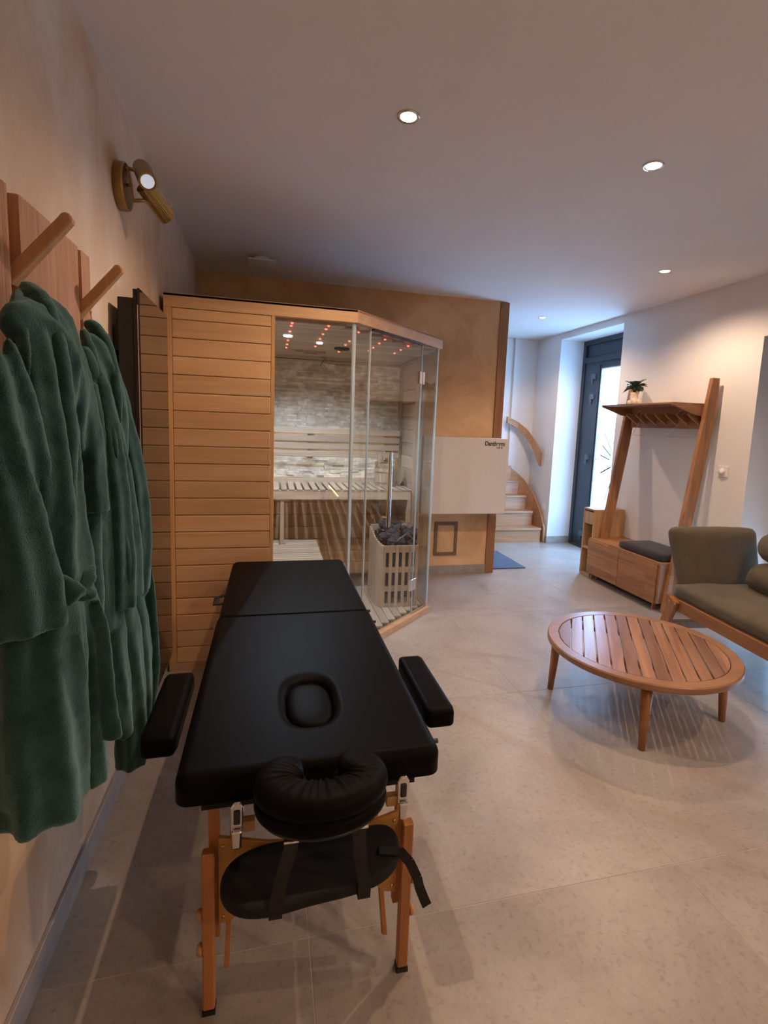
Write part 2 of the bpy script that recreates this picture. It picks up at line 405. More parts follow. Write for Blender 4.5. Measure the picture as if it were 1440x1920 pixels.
# ================================================================ THE SETTING
CZ = 2.5
XL, XR, YB = -0.54, 3.30, 4.45
fl = setting('floor', (1.4, 2.0, 0))
box('grout_bed', (XL, 3.66), (-3, 6.9), (-0.06, -0.0010), M['grout'], fl)
xs = [XL] + [0.112 + 1.172*k for k in range(0, 4)]; xs = [x for x in xs if x < 3.3] + [3.66]
ys = [1.235 + 1.094*k for k in range(-4, 6)] + [6.9]
ys = [-3.0] + [y for y in ys if y > -2.99]
for i in range(len(xs)-1):
    for j in range(len(ys)-1):
        x0, x1, y0, y1 = xs[i]+.0012, xs[i+1]-.0012, ys[j]+.0012, ys[j+1]-.0012
        box('tile', (x0, x1), (y0, y1), (-0.012, 0), M['tile'], fl, 0.0008)
struct(box('ceiling', (XL-.2, 3.66), (-3.1, 6.13), (CZ, CZ+.15), M['ceil']))
struct(box('wall_left', (XL-.2, XL), (-3.1, YB+.2), (-0.06, CZ), M['left']))
struct(box('wall_back', (XL, 1.998), (YB, YB+.16), (-0.06, CZ), M['ochre']))
struct(box('wall_rear', (XL-.2, 3.66), (-3.2, -3.0), (-0.06, CZ), M['white']))
wr = MB()
wr.box((XR, 3.66), (-3.0, 1.1), (-.06, CZ)).box((XR, 3.66), (1.1, 2.955), (2.078, CZ)).box((XR, 3.66), (2.955, 4.465), (-.06, CZ))
wr.box((XR, 3.66), (4.465, 5.575), (2.428, CZ)).box((XR, 3.66), (5.575, 7.2), (-.06, CZ))
wr.box((XR, 3.66), (6.13, 7.2), (CZ, 3.4))
struct(wr.build('wall_right', M['white']))
wh = MB().box((2.99, XR), (6.125, 6.3), (0, CZ-.001)).box((-.6, 2.99), (6.16, 6.42), (0, 3.4)).box((2.99, XR), (6.125, 6.3), (CZ, 3.4))
wh.box((-.6, -.5), (4.65, 6.3), (0, 3.4)).box((-.6, 3.66), (6.125, 7.2), (3.4, 3.5)).box((-.6, XR), (5.95, 6.125), (CZ+.15, 3.5))
struct(wh.build('wall_hall', M['white']))
p = box('trim_1', (1.998, 2.083), (YB-.012, YB+.175), (0, CZ-.005), M['post'], None, 0.002); struct(p)
struct(box('baseboard_left', (XL, XL+.012), (-3, 2.84), (0, .085), M['skirt'], None, 0.002))
struct(box('baseboard_back', (1.2, 1.998), (YB-.012, YB), (0, .085), M['skirt'], None, 0.002))
bh = MB().box((XR-.012, XR), (2.955, 4.465), (0, .085)).box((XR-.012, XR), (5.575, 5.62), (0, .085)).box((XR-.012, 3.60), (5.563, 5.575), (0, .085))
bh.box((XR-.012, XR), (-3, 1.1), (0, .085))
struct(bh.build('baseboard_right', M['skirt'], None, bev=0.002))
struct(box('ground', (3.66, 14), (-6, 12), (-.12, -.05), M['ground']))

# framed access hatch low in the ochre wall
hx0, hx1, hz0, hz1 = 1.476, 1.700, .182, .497
hatch = thing('access_hatch', 'small framed access hatch low in the ochre wall below the white box', 'hatch', ((hx0+hx1)/2, YB, hz0))
box('panel', (hx0+.03, hx1-.03), (YB-.006, YB), (hz0+.03, hz1-.03), M['ochre'], hatch)
M['hatchf'] = plain('taupe_frame', (0.20, 0.125, 0.07), 0.7)
f_ = MB().box((hx0, hx1), (YB-.014, YB), (hz0, hz0+.03)).box((hx0, hx1), (YB-.014, YB), (hz1-.03, hz1))
f_.box((hx0, hx0+.03), (YB-.014, YB), (hz0+.03, hz1-.03)).box((hx1-.03, hx1), (YB-.014, YB), (hz0+.03, hz1-.03)).build('frame', M['hatchf'], hatch, bev=.001)

# entrance door in its deep reveal
door = setting('door_1', (3.62, 5.02, 0))
A = M['anthracite']
y0, y1 = 4.465, 5.575
MB().box((3.60, 3.66), (y1-.055, y1), (0, 2.428)).box((3.60, 3.66), (y0, y0+.055), (0, 2.428)).box((3.60, 3.66), (y0+.055, y1-.055), (2.375, 2.428)).box((3.60, 3.66), (y0+.055, y1-.055), (2.165, 2.235)).box((3.60, 3.66), (y0+.055, y1-.055), (0, .02)).build('frame', A, door, bev=.002)
box('transom_panel', (3.625, 3.645), (y0+.055, y1-.055), (2.235, 2.375), A, door)
gy0, gy1, gz0, gz1 = 4.62, 5.205, .16, 2.09
MB().box((3.612, 3.655), (gy1, y1-.055), (.02, 2.165)).box((3.612, 3.655), (y0+.055, gy0), (.02, 2.165)).box((3.612, 3.655), (gy0, gy1), (gz1, 2.165)).box((3.612, 3.655), (gy0, gy1), (.02, gz0)).build('leaf', A, door, bev=.002)
box('leaf_panel', (3.600, 3.612), (gy1+.02, 5.43), (.10, 2.13), A, door, .002)
pane = box('glass_pane', (3.628, 3.636), (gy0, gy1), (gz0, gz1), M['frost'], door)
MB().box((3.606, 3.612), (gy1-.014, gy1), (gz0, gz1)).box((3.606, 3.612), (gy0, gy0+.014), (gz0, gz1)).box((3.606, 3.612), (gy0+.014, gy1-.014), (gz1-.014, gz1)).build('glazing_bead', M['glass_edge'], door)
for z in (1.993, 1.764, 1.074, .167):
    MB().box((3.575, 3.600), (5.285, 5.345), (z-.02, z+.04)).box((3.585, 3.600), (5.325, 5.352), (z-.075, z-.02)).build('hinge', M['hingebox'], door, bev=.003)
burst = MB(); cy, cz = 4.82, 1.045
for a, r0, r1, w in ((128, .17, .42, .004), (138, .2, .34, .002), (146, .13, .33, .005), (158, .14, .3, .003), (166, .13, .31, .005), (176, .1, .40, .003), (184, .12, .29, .002), (193, .12, .29, .002), (205, .1, .30, .006), (215, .12, .3, .002), (226, .16, .45, .003), (238, .2, .5, .002), (112, .2, .45, .003), (95, .2, .4, .004), (75, .2, .4, .003), (250, .2, .45, .004), (268, .15, .4, .003), (290, .2, .4, .003)):
    t = math.radians(a); c_, s_ = -math.cos(t), math.sin(t)
    burst.bar((3.625, cy+c_*r0, cz+s_*r0), (3.625, cy+c_*r1, cz+s_*r1), w*2.8, .003, (1, 0, 0))
burst.build('starburst_motif', M['ink'], door)

# glazed terrace door behind the sofa, frame at the outer face
win = setting('window_1', (3.6, 2.02, 0))
fr = MB()
for ya, yb in ((1.1, 1.16), (2.895, 2.955), (1.99, 2.06)): fr.box((3.59, 3.66), (ya, yb), (0, 2.078))
fr.box((3.59, 3.66), (1.16, 1.99), (2.02, 2.078)).box((3.59, 3.66), (2.06, 2.895), (2.02, 2.078)).box((3.59, 3.66), (1.16, 1.99), (0, .09)).box((3.59, 3.66), (2.06, 2.895), (0, .09))
fr.build('frame', A, win, bev=.003)
for ya, yb in ((1.16, 1.99), (2.06, 2.895)):
    MB().box((3.60, 3.65), (ya, ya+.06), (.09, 2.02)).box((3.60, 3.65), (yb-.06, yb), (.09, 2.02)).box((3.60, 3.65), (ya+.06, yb-.06), (.09, .16)).box((3.60, 3.65), (ya+.06, yb-.06), (1.96, 2.02)).build('sash', A, win, bev=.003)
    box('pane', (3.622, 3.628), (ya+.06, yb-.06), (.16, 1.96), M['glass'], win)

# unseen slatted shutter, added over the terrace door to cut its daylight
shu = MB().box((3.67, 3.70), (1.08, 2.975), (2.05, 2.12)).build('added_shutter', M['blackmetal'], win)
z = 2.05
while z > .52:
    MB().prism([(3.672, z-.05), (3.684, z-.048), (3.688, z-.025), (3.684, z-.002), (3.672, z)], 'y', 1.08, 2.975).build('added_shutter_slat', M['blackmetal'], shu); z -= .052

# ================================================================ DOWNLIGHTS
spots = [(0.483, 1.99, 'recessed ceiling spotlight nearest to the viewer, above the massage table'),
         (1.555, 2.009, 'recessed ceiling spotlight above the round coffee table'),
         (2.64, 3.187, 'recessed ceiling spotlight above the bench with the coat rail'),
         (2.651, 4.877, 'recessed ceiling spotlight at the far end, by the entrance door')]
hidden = [(2.63, 0.9, 'recessed ceiling spotlight out of view over the sofa, by the terrace door'),
          (2.63, -.6, 'recessed ceiling spotlight behind the camera, by the right wall'), (1.555, -1.2, 'recessed ceiling spotlight furthest behind the camera')]
def downlight(x, y, label):
    t = thing('ceiling_spotlight', label, 'spotlight', (x, y, CZ), 'recessed ceiling spotlights')
    MB().lathe([(.030, 0), (.043, -.0005), (.043, -.004), (.040, -.006), (.031, -.003)], (x, y, CZ)).build('trim_ring', M['chrome'], t, True)
    MB().lathe([(.0, -.0030), (.030, -.0032), (.029, -.0044), (.0, -.0046)], (x, y, CZ), 24).build('lens', M['spotlens'], t)
    spot(x, y, t)
def spot(x, y, par=None, w=None):
    l = bpy.data.lights.new('spotlight_beam', 'SPOT'); l.energy = w or SPOT_W; l.color = WARM
    l.spot_size = math.radians(150); l.spot_blend = 0.6; l.shadow_soft_size = 0.010
    o = bpy.data.objects.new('spotlight_beam', l); COL.objects.link(o)
    o.parent = par; o.location = (0, 0, -.012) if par else (x, y, CZ-.012)
for x, y, lb in spots: downlight(x, y, lb)
for x, y, lb in hidden:
    t = thing('ceiling_spotlight', lb, 'spotlight', (x, y, CZ), 'recessed ceiling spotlights')
    MB().lathe([(.030, 0), (.043, -.0005), (.043, -.004), (.040, -.006), (.031, -.003)], (x, y, CZ)).build('trim_ring', M['chrome'], t, True)
    spot(x, y, t)

vent = thing('ceiling_vent', 'flat white vent plate standing slightly off the ceiling above the sauna', 'vent', (-.07, 3.93, CZ))
MB().lathe([(0, 0), (.05, 0), (.06, -.026), (0, -.026)], (-.07, 3.93, CZ)).build('collar', M['plastic'], vent, True)
box('plate', (-.16, .025), (3.85, 4.02), (CZ-.036, CZ-.026), M['plastic'], vent, .002)
hk = tag(tube('ceiling_hook', [(-.525+.018*math.cos(a), 3.07, 2.47+.018*math.sin(a)) for a in [i*PI/8 for i in range(-3, 12)]], .003, M['plastic']), 'tiny white ring hook where the left wall meets the ceiling', 'hook')

# ================================================================ SAUNA
SX0, SXc, SXr = -.52, .455, 1.165          # left end, start and end of the chamfer
SF, SD, SB = 2.85, 3.525, 4.43             # front, chamfer end, back
SH = 1.98
sauna = thing('sauna_cabin', 'corner sauna cabin of honey coloured planks with a glass door on its chamfered corner', 'sauna', (.3, 3.6, 0))
poly = [(SX0, SF), (SXc, SF), (SXr, SD), (SXr, SB), (SX0, SB)]
def inset(poly, d):
    out = []; n = len(poly)
    for i in range(n):
        p0, p1, p2 = Vector(poly[i-1]), Vector(poly[i]), Vector(poly[(i+1) % n])
        e1 = (p1-p0).normalized(); e2 = (p2-p1).normalized()
        n1 = Vector((-e1.y, e1.x)); n2 = Vector((-e2.y, e2.x)); b_ = (n1+n2).normalized()
        out.append(tuple(p1 + b_*(d/max(.2, b_.dot(n1)))))
    return out
MB().prism(poly, 'z', SH-.012, SH-.002).build('roof', M['hem_x'], sauna)
def ring(name, z0, z1, th, mt, out=0.0):
    po = inset(poly, -out) if out else poly; pi_ = inset(poly, th)
    names = ['x', 'd', 'y', 'x', 'y']
    for i in range(3):
        a, b_, c, d = po[i], po[i+1], pi_[i+1], pi_[i]
        MB().prism([a, b_, c, d], 'z', z0, z1).build(name, {'x': M['hem_x'], 'd': M['hem_x'], 'y': M['hem_y']}[names[i]], sauna, bev=.0015)
ring('header', 1.912, SH, .05, None)
ring('base_plinth', 0, .045, .05, None)
# plank wall left of the glass
front = MB().box((SX0, .0), (SF+.02, SF+.05), (.045, 1.912)).build('front_wall', M['hem_x'], sauna)
z = .045
while z < 1.905:
    z1 = min(z+.0905, 1.911)
    MB().box((-.481, .0), (SF+.002, SF+.02), (z+.0015, z1-.001)).build('plank', M['hem_x'], front, bev=.004, seg=2)
    z += .0905
box('corner_post', (SX0, -.482), (SF, SF+.05), (.045, 1.912), M['hem_z'], sauna, .002)
box('corner_post', (.001, .020), (SF, SF+.05), (.045, 1.912), M['hem_z'], sauna, .002)
# left end and back shell, inner lining
box('side_wall', (SX0, SX0+.03), (SF+.05, SB), (.045, 1.912), M['hem_y'], sauna)
backw = box('back_wall', (SX0+.03, SXr), (SB-.02, SB), (.045, 1.912), M['hem_x'], sauna)
z = .05
while z < .9:
    MB().box((-.49, 1.10), (SB-.045, SB-.02), (z+.001, z+.1055)).build('plank', M['hem_x'], backw, bev=.003); z += .107
rightw = box('right_wall', (1.13, SXr), (3.96, SB-.02), (.045, 1.912), M['pale_y'], sauna)
z = .05
while z < 1.88:
    MB().box((1.105, 1.13), (3.965, SB-.045), (z+.001, min(z+.1055, 1.89))).build('plank', M['pale_y'], rightw, bev=.003); z += .107
box('corner_post', (1.10, SXr), (3.925, 3.96), (.045, 1.912), M['pale_z'], sauna, .002)
box('corner_post', (1.075, 1.105), (SB-.08, SB-.045), (.045, 1.90), M['pale_z'], sauna, .002)
ceil_ = box('inner_ceiling', (SX0+.03, 1.13), (SF+.05, SB-.02), (1.915, 1.93), M['pale_x'], sauna)
# trim the lining to the chamfer
y = SF+.055
while y < SB-.05:
    y1 = min(y+.083, SB-.045)
    xe = 1.10 if y > SD+.02 else min(1.10, SXc-.06+(y-SF-.05)*(SXr-SXc)/(SD-SF))
    MB().box((-.49, xe), (y+.001, y1-.001), (1.897, 1.915)).build('ceiling_plank', M['pale_x'], ceil_, bev=.003); y += .083
ceil_.data.clear_geometry(); ceil_.data.from_pydata([tuple(Vector((a, b_, zz))-wloc(sauna)) for zz in (1.915, 1.93) for a, b_ in [(-.49, 2.9), (.42, 2.9), (1.12, 3.56), (1.12, SB-.02), (-.49, SB-.02)]], [], [(4, 3, 2, 1, 0), (5, 6, 7, 8, 9)]+[(i, (i+1) % 5, 5+(i+1) % 5, 5+i) for i in range(5)]); ceil_.data.update()
# red star lights on a regular grid, speaker, vent, two cool lamps
for xx, ylist in ((.108, (3.005, 3.195, 3.55, 3.735, 3.91)), (.302, (3.02, 3.2, 3.39, 3.735)), (.49, (3.03, 3.39, 3.57, 3.93)), (.685, (3.21, 3.385, 3.59, 3.755)), (.884, (3.402, 3.602, 3.79))):
    for yy in ylist:
        MB().lathe([(0, 0), (.0075, -.001), (.0055, -.006), (0, -.008)], (xx*1.0, yy, 1.897), 10).build('star_light', M['redled'], sauna)
for xx in (.110, .305): MB().lathe([(0, 0), (.0075, -.001), (.0055, -.006), (0, -.008)], (xx, 2.915, 1.897), 10).build('star_light', M['redled'], sauna)
def slamp(x, y, w, r):
    lm = MB().lathe([(0, 0), (r, 0), (r, -.006), (0, -.007)], (x, y, 1.897), 16).build('ceiling_lamp', M['saunalens'], sauna)
    l = bpy.data.lights.new('sauna_beam', 'SPOT'); l.energy = w; l.color = (.68, .82, 1); l.spot_size = math.radians(150); l.spot_blend = .6; l.shadow_soft_size = .005
    o = bpy.data.objects.new('sauna_beam', l); COL.objects.link(o); o.parent = sauna; o.location = Vector((x, y, 1.882)) - wloc(sauna)
slamp(.102, 3.37, 62, .026); slamp(.315, 3.57, 22, .020)
MB().lathe([(0, 0), (.055, 0), (.052, -.012), (0, -.014)], (.49, 3.75, 1.897), 24).build('speaker', M['darkgap'], sauna, True)
vn = box('air_vent', (.17, .40), (4.00, 4.08), (1.880, 1.897), M['pale_x'], sauna, .002)
box('vent_slot', (.24, .34), (4.01, 4.03), (1.878, 1.881), M['darkgap'], vn)
MB().tube([(.40, 4.33, 1.896), (.44, 4.33, 1.885), (.41, 4.33, 1.86), (.39, 4.33, 1.82)], .0025, 5).build('cable', M['web'], sauna)
MB().box((-.49, 1.10), (SB-.075, SB-.045), (1.875, 1.897)).box((-.49, 1.10), (SB-.065, SB-.045), (1.855, 1.870)).build('cornice', M['pale_x'], sauna, bev=.002)
# split-stone cladding, upper field and lit strip below the backrest
st = MB(); rnd = random.Random(3)
for za, zb in ((1.30, 1.855), (.905, 1.10)):
    z = za
    while z < zb-.004:
        h = min(rnd.choice((.012, .015, .018, .022)), zb-z); x = -.49
        while x < 1.075:
            w = min(rnd.uniform(.04, .13), 1.075-x)
            if w > .01: st.box((x+.0006, x+w-.0006), (SB-.045-rnd.uniform(.004, .022), SB-.03), (z+.0005, z+h-.0005))
            x += w
        z += h
so = st.build('stone_cladding', M['split'], sauna, bev=0.0); so['kind'] = 'stuff'
# random tint per stone through vertex colour
me = so.data; ca = me.color_attributes.new('tint', 'FLOAT_COLOR', 'CORNER')
vals = [1.0]*(len(me.loops)*4)
for pI, pl in enumerate(me.polygons):
    rr = random.Random(pI//6); k = rr.choice((.78, .86, .92, .96, 1.0, 1.08, 1.2))
    for li in pl.loop_indices: vals[li*4:li*4+4] = [k, k*rr.uniform(.93, 1), k*.95, 1]
ca.data.foreach_set('color', vals)
nt = M['split'].node_tree; b = nt.nodes['Principled BSDF']; src = b.inputs['Base Color'].links[0].from_socket
at = node(nt, 'ShaderNodeAttribute', attribute_name='tint'); nt.links.new(mixc(nt, src, at.outputs['Color'], 1.0, 'MULTIPLY'), b.inputs['Base Color'])
# backrest
br = MB().box((-.2, -.16), (4.29, 4.345), (1.07, 1.32)).box((.30, .34), (4.29, 4.345), (1.07, 1.32)).box((.95, .99), (4.29, 4.345), (1.07, 1.32)).build('backrest', M['pale_z'], sauna)
for k in range(4):
    z0 = 1.272 - k*.0625
    box('slat', (-.48, 1.068), (4.265, 4.29), (z0, z0+.050), M['pale_x'], br, .004)
MB().box((-.48, 1.06), (4.293, 4.301), (1.092, 1.100)).build('light_strip', M['coolstrip'], sauna)
# upper bench
bt = .868
bn = MB().box((-.485, 1.072), (3.85, 3.875), (bt-.075, bt-.006)).box((-.485, 1.072), (4.30, 4.325), (bt-.065, bt-.006)).build('bench', M['pale_x'], sauna, bev=.002)
x = -.485
while x < 1.05:
    box('slat', (x, min(x+.041, 1.072)), (3.845, 4.325), (bt-.006, bt+.006), M['pale_y'], bn, .002); x += .0567
MB().box((-.485, 1.072), (4.335, 4.375), (bt-.02, bt+.035)).build('bench_back_rail', M['pale_x'], sauna, bev=.002)
sp = MB().box((.075, .105), (3.86, 3.90), (.435, bt-.075)).box((.03, .15), (3.855, 3.905), (bt-.085, bt-.074)).box((.065, .118), (3.85, 3.91), (.43, .452)).build('bench_support', M['pale_z'], bn, bev=.002)
for xx in (1.045,): box('bench_support', (xx, xx+.03), (3.85, 3.89), (.06, bt-.07), M['pale_z'], bn, .002)
# low bench
lb = MB().box((.325, .352), (3.30, 4.03), (.36, .436)).box((-.485, .325), (4.005, 4.03), (.36, .436)).box((-.485, .325), (3.30, 3.325), (.36, .436)).box((.29, .33), (3.31, 3.35), (.05, .36)).build('low_bench', M['pale_x'], sauna, bev=.002)
y = 3.30
while y < 4.01:
    box('slat', (-.485, .356), (y, y+.034), (.436, .452), M['pale_x'], lb, .003); y += .0525
box('back_panel', (-.485, .33), (4.03, 4.05), (.05, .44), M['hem_x'], sauna)
# duckboard floor
dk = MB().prism([(-.48, 2.90), (.44, 2.90), (1.115, 3.545), (1.115, 4.05), (-.48, 4.05)], 'z', 0.005, .03).build('floor_panel', M['darkgap'], sauna)
x = -.48
while x < 1.09:
    ya = 2.905 if x < .42 else 2.92+(x+.052-.44)*.955
    MB().box((x, min(x+.052, 1.112)), (ya, 4.05), (.03, .045)).build('floor_slat', M['pale_y'], dk, bev=.002); x += .0555
# glazing
def pane_between(name, a, b_, z0, z1, th, mt, par):
    a, b_ = Vector(a), Vector(b_); d = (b_-a).normalized(); n = Vector((-d.y, d.x))*th
    return MB().prism([tuple(a), tuple(b_), tuple(b_+n), tuple(a+n)], 'z', z0, z1).build(name, mt, par)
C0 = Vector((SXc, SF)); C1 = Vector((SXr, SD)); dd = (C1-C0).normalized(); nn = Vector((-dd.y, dd.x))
o0 = C0 + nn*.022; L = (C1-C0).length
def onch(s): return tuple(o0 + dd*s)
pane_between('glass_panel', (.020, SF+.022), (SXc-.012, SF+.022), .045, 1.912, .008, M['glass'], sauna)
pane_between('glass_panel', onch(.012), onch(.150), .045, 1.912, .008, M['glass'], sauna)
dr = pane_between('glass_door', onch(.158), onch(.742), .055, 1.902, .008, M['glass'], sauna)
pane_between('glass_panel', onch(.750), onch(L-.018), .045, 1.912, .008, M['glass'], sauna)
pane_between('glass_panel', (SXr-.022, SD+.01), (SXr-.022, 3.925), .045, 1.912, .008, M['glass'], sauna)
def strip(s, w=.010, z0=.045, z1=1.912): pane_between('glass_edge_strip', tuple(o0+dd*(s-w/2)-nn*.001), tuple(o0+dd*(s+w/2)-nn*.001), z0, z1, .010, M['glass_edge'], sauna)  # added strips, bright pane edges painted as a pale colour
strip(.004, .022); strip(.153, .009); strip(.746, .006); strip(L-.016, .014)
box('glass_edge_strip', (SXr-.024, SXr-.012), (3.912, 3.925), (.045, 1.912), M['glass_edge'], sauna)
hd = o0 + dd*.335 - nn*.045
h_ = MB().tube([(hd.x, hd.y, .742), (hd.x, hd.y, 1.205)], .0145, 14)
for zz in (.80, 1.15): h_.tube([(hd.x, hd.y, zz), tuple(o0+dd*.335)+(zz,)], .006, 8)
ho = h_.build('handle', M['chrome'], dr); autosmooth(ho)
for zz in (1.69, .262):
    c = o0 + dd*.746 - nn*.007
    MB().prism([tuple(c-dd*.034), tuple(c-dd*.003), tuple(c-dd*.003+nn*.022), tuple(c-dd*.034+nn*.022)], 'z', zz-.042, zz+.042).prism([tuple(c+dd*.003), tuple(c+dd*.034), tuple(c+dd*.034+nn*.022), tuple(c+dd*.003+nn*.022)], 'z', zz-.042, zz+.042).build('hinge', M['chrome'], dr, bev=.003)
pk = o0 + dd*.17
MB().bar((pk.x, pk.y, 1.905), tuple(o0+dd*.74)+(1.905,), .02, .008).build('door_rail', M['darkgap'], sauna)

# heater with its slatted guard
hx, hy = .915, 3.745
ht = thing('sauna_heater', 'sauna heater full of dark stones behind a slatted wooden guard', 'heater', (hx, hy, .045))
fx0, fx1, fy = .793, 1.06, 3.535
top = lambda x, yv: .505 + max(0, (yv-fy))*.22
# front face slats: a plank grid with three rows of slots
n = 11; wv = (fx1-fx0)/n
for k in range(n):
    xa = fx0+k*wv; slot = (k % 2 == 1 and k > 0 and k < 11)
    if slot:
        for za, zb in ((.047, .075), (.165, .205), (.305, .345), (.455, .505)): box('guard_block', (xa, xa+wv), (fy, fy+.014), (za, zb), M['pale_z'], ht)
    else: box('guard_slat', (xa+.0007, xa+wv-.0007), (fy, fy+.016), (.047, .505), M['pale_z'], ht, .001)
# curved left flank
path_ = [(.793, 3.54), (.778, 3.56), (.768, 3.585), (.760, 3.615), (.755, 3.645), (.752, 3.675), (.752, 3.705), (.752, 3.735), (.752, 3.765), (.752, 3.795), (.752, 3.825), (.752, 3.855)]
for k in range(len(path_)-1):
    a, b_ = path_[k], path_[k+1]; zt = .505+(k+.5)*.008
    pane_between('guard_slat', a, b_, .047, zt, -.014, M['pale_z'], ht)
box('guard_rail', (.765, 1.06), (3.855, 3.87), (.047, .60), M['pale_x'], ht)
hb = MB().prism([(3.58, .10), (3.84, .10), (3.84, .56), (3.58, .44)], 'x', .79, 1.05).build('heater_body', M['darkgap'], ht)
MB().prism([(3.60, .452), (3.83, .558), (3.83, .572), (3.60, .466)], 'x', .80, 1.05).build('mesh_tray', M['chrome'], ht)
MB().box((1.052, 1.058), (3.56, 3.84), (.44, .62)).bar((1.055, 3.555, .515), (.985, 3.60, .585), .02, .004).bar((.985, 3.60, .585), (.85, 3.56, .50), .012, .004).build('steel_rim', M['chrome'], ht)
rr = random.Random(11)
for k in range(30):
    cx, cy_ = rr.uniform(.80, 1.03), rr.uniform(3.60, 3.82); r_ = rr.uniform(.026, .042)
    o = MB().ball((cx, cy_, .50+(cy_-3.6)*.42+rr.uniform(-.01, .035)), (r_*rr.uniform(.8, 1.3), r_, r_*rr.uniform(.7, 1)), 7, 5)
    o.v = [(v[0]+rr.uniform(-.005, .005), v[1]+rr.uniform(-.005, .005), v[2]+rr.uniform(-.005, .005)) for v in o.v]
    o.build('stone', M['lava'], ht)
# bucket and ladle on the upper bench
bz = bt+.006
bu = thing('sauna_bucket', 'pale wooden water bucket with steel hoop on the right of the upper bench', 'bucket', (.92, 4.10, bz))
for k in range(18):
    a0, a1 = 2*PI*k/18+.01, 2*PI*(k+1)/18-.01
    vs = []
    for zz, ro in ((0, .085), (.145, .098)):
        for a in (a0, a1):
            for r_ in (ro-.01, ro): vs.append((.92+r_*math.cos(a), 4.10+r_*math.sin(a), bz+zz))
    MB().add(vs, CF).build('stave', M['pale_z'], bu)
MB().lathe([(.0, 0), (.084, 0), (.084, .012), (0, .012)], (.92, 4.10, bz)).build('bottom', M['pale_x'], bu)
for zz in (.03, .118):
    ro = .0862+.013*zz/.145*1.0
    MB().lathe([(ro+.001, zz-.004), (ro+.0025, zz-.004), (ro+.0035, zz+.004), (ro+.001, zz+.004)], (.92, 4.10, bz), 28).build('hoop', M['chrome'], bu, True)
MB().box((.83, .85), (4.09, 4.11), (bz+.14, bz+.20)).box((.99, 1.01), (4.09, 4.11), (bz+.14, bz+.20)).bar((.83, 4.10, bz+.19), (1.01, 4.10, bz+.19), .018, .014).build('handle', M['oak_x'], bu, bev=.002)
ld = thing('ladle', 'wooden ladle with an oval paddle end standing in the sauna bucket', 'ladle', (.875, 4.07, bz+.02))
bar('handle', (.905, 4.08, bz+.03), (.862, 4.05, bz+.20), .018, .008, M['pale_z'], ld, (0, 1, 0))
MB().ball((.857, 4.045, bz+.225), (.024, .006, .042), 14, 9).build('paddle', M['pale_z'], ld, True)
tr_ = tag(MB().prism([(1.045, bz), (1.085, bz), (1.066, bz+.038)], 'y', 4.10, 4.115).build('sauna_timer', M['darkgap'], None), 'small dark triangular gauge standing on the bench end behind the bucket', 'gauge')

# ================================================================ WHITE WALL UNIT
du = thing('dehumidifier', 'large white wall-mounted dehumidifier box overlapping the oak post', 'dehumidifier', (1.66, YB, .617))
MB().box((1.265, 2.048), (4.205, YB-.016), (.617, 1.283)).build('casing', M['whitebox'], du, bev=.006, seg=3)
box('front_cover', (1.262, 2.044), (4.198, 4.206), (.617, 1.285), M['whitebox'], du, .002, 2)
text('lettering', 'Dantherm', .054, (1.818, 4.1975, 1.222), M['ink'], du, sx=.84, bold=.0016)
text('lettering', 'CDP 35', .020, (1.931, 4.1975, 1.198), M['ink'], du, sx=.85, bold=.0006)

# ================================================================ STAIRS
stc = thing('staircase', 'oak winder staircase rising behind the ochre wall at the far end', 'stairs', (2.7, 5.8, 0))
nose = [5.60, 5.785, 5.905, 6.00, 6.08]; rs = .18
for k in range(5):
    xr = (3.235, 3.215, 3.17, 3.10, 3.02)[k]; xl = 2.09
    y1 = 6.115; z = rs*(k+1)
    box('riser', (xl, xr), (nose[k]+.022, nose[k]+.038), (z-rs, z-.026), M['stair'], stc)
    box('tread', (xl, xr), (nose[k], y1), (z-.028, z), M['stair'], stc, .006, 2)
arc = [(3.262, 5.60), (3.262, 5.70), (3.255, 5.78), (3.235, 5.86), (3.20, 5.93), (3.15, 5.99), (3.09, 6.03), (3.0, 6.055), (2.93, 6.06)]
tz = [.10, .25, .36, .47, .56, .65, .72, .79, .82]
vs, fs = [], []
for i, ((x, y), zt) in enumerate(zip(arc, tz)):
    j0, j1 = max(i-1, 0), min(i+1, len(arc)-1)
    d = (Vector(arc[j1])-Vector(arc[j0])).normalized(); nrm = Vector((d.y, -d.x))*.024
    if nrm.x < 0 and i < 3: nrm = -nrm
    for s_ in (0, 1):
        px, py = x+nrm.x*s_, y+nrm.y*s_
        vs += [(px, py, 0), (px, py, zt+.09)]
for i in range(len(arc)-1):
    a = 4*i; b_ = 4*(i+1)
    fs += [(a, b_, b_+1, a+1), (a+2, a+3, b_+3, b_+2), (a+1, b_+1, b_+3, a+3), (a, a+2, b_+2, b_)]
fs += [(0, 1, 3, 2), (4*8, 4*8+2, 4*8+3, 4*8+1)]
mk('stringer', vs, fs, M['stair'], stc)
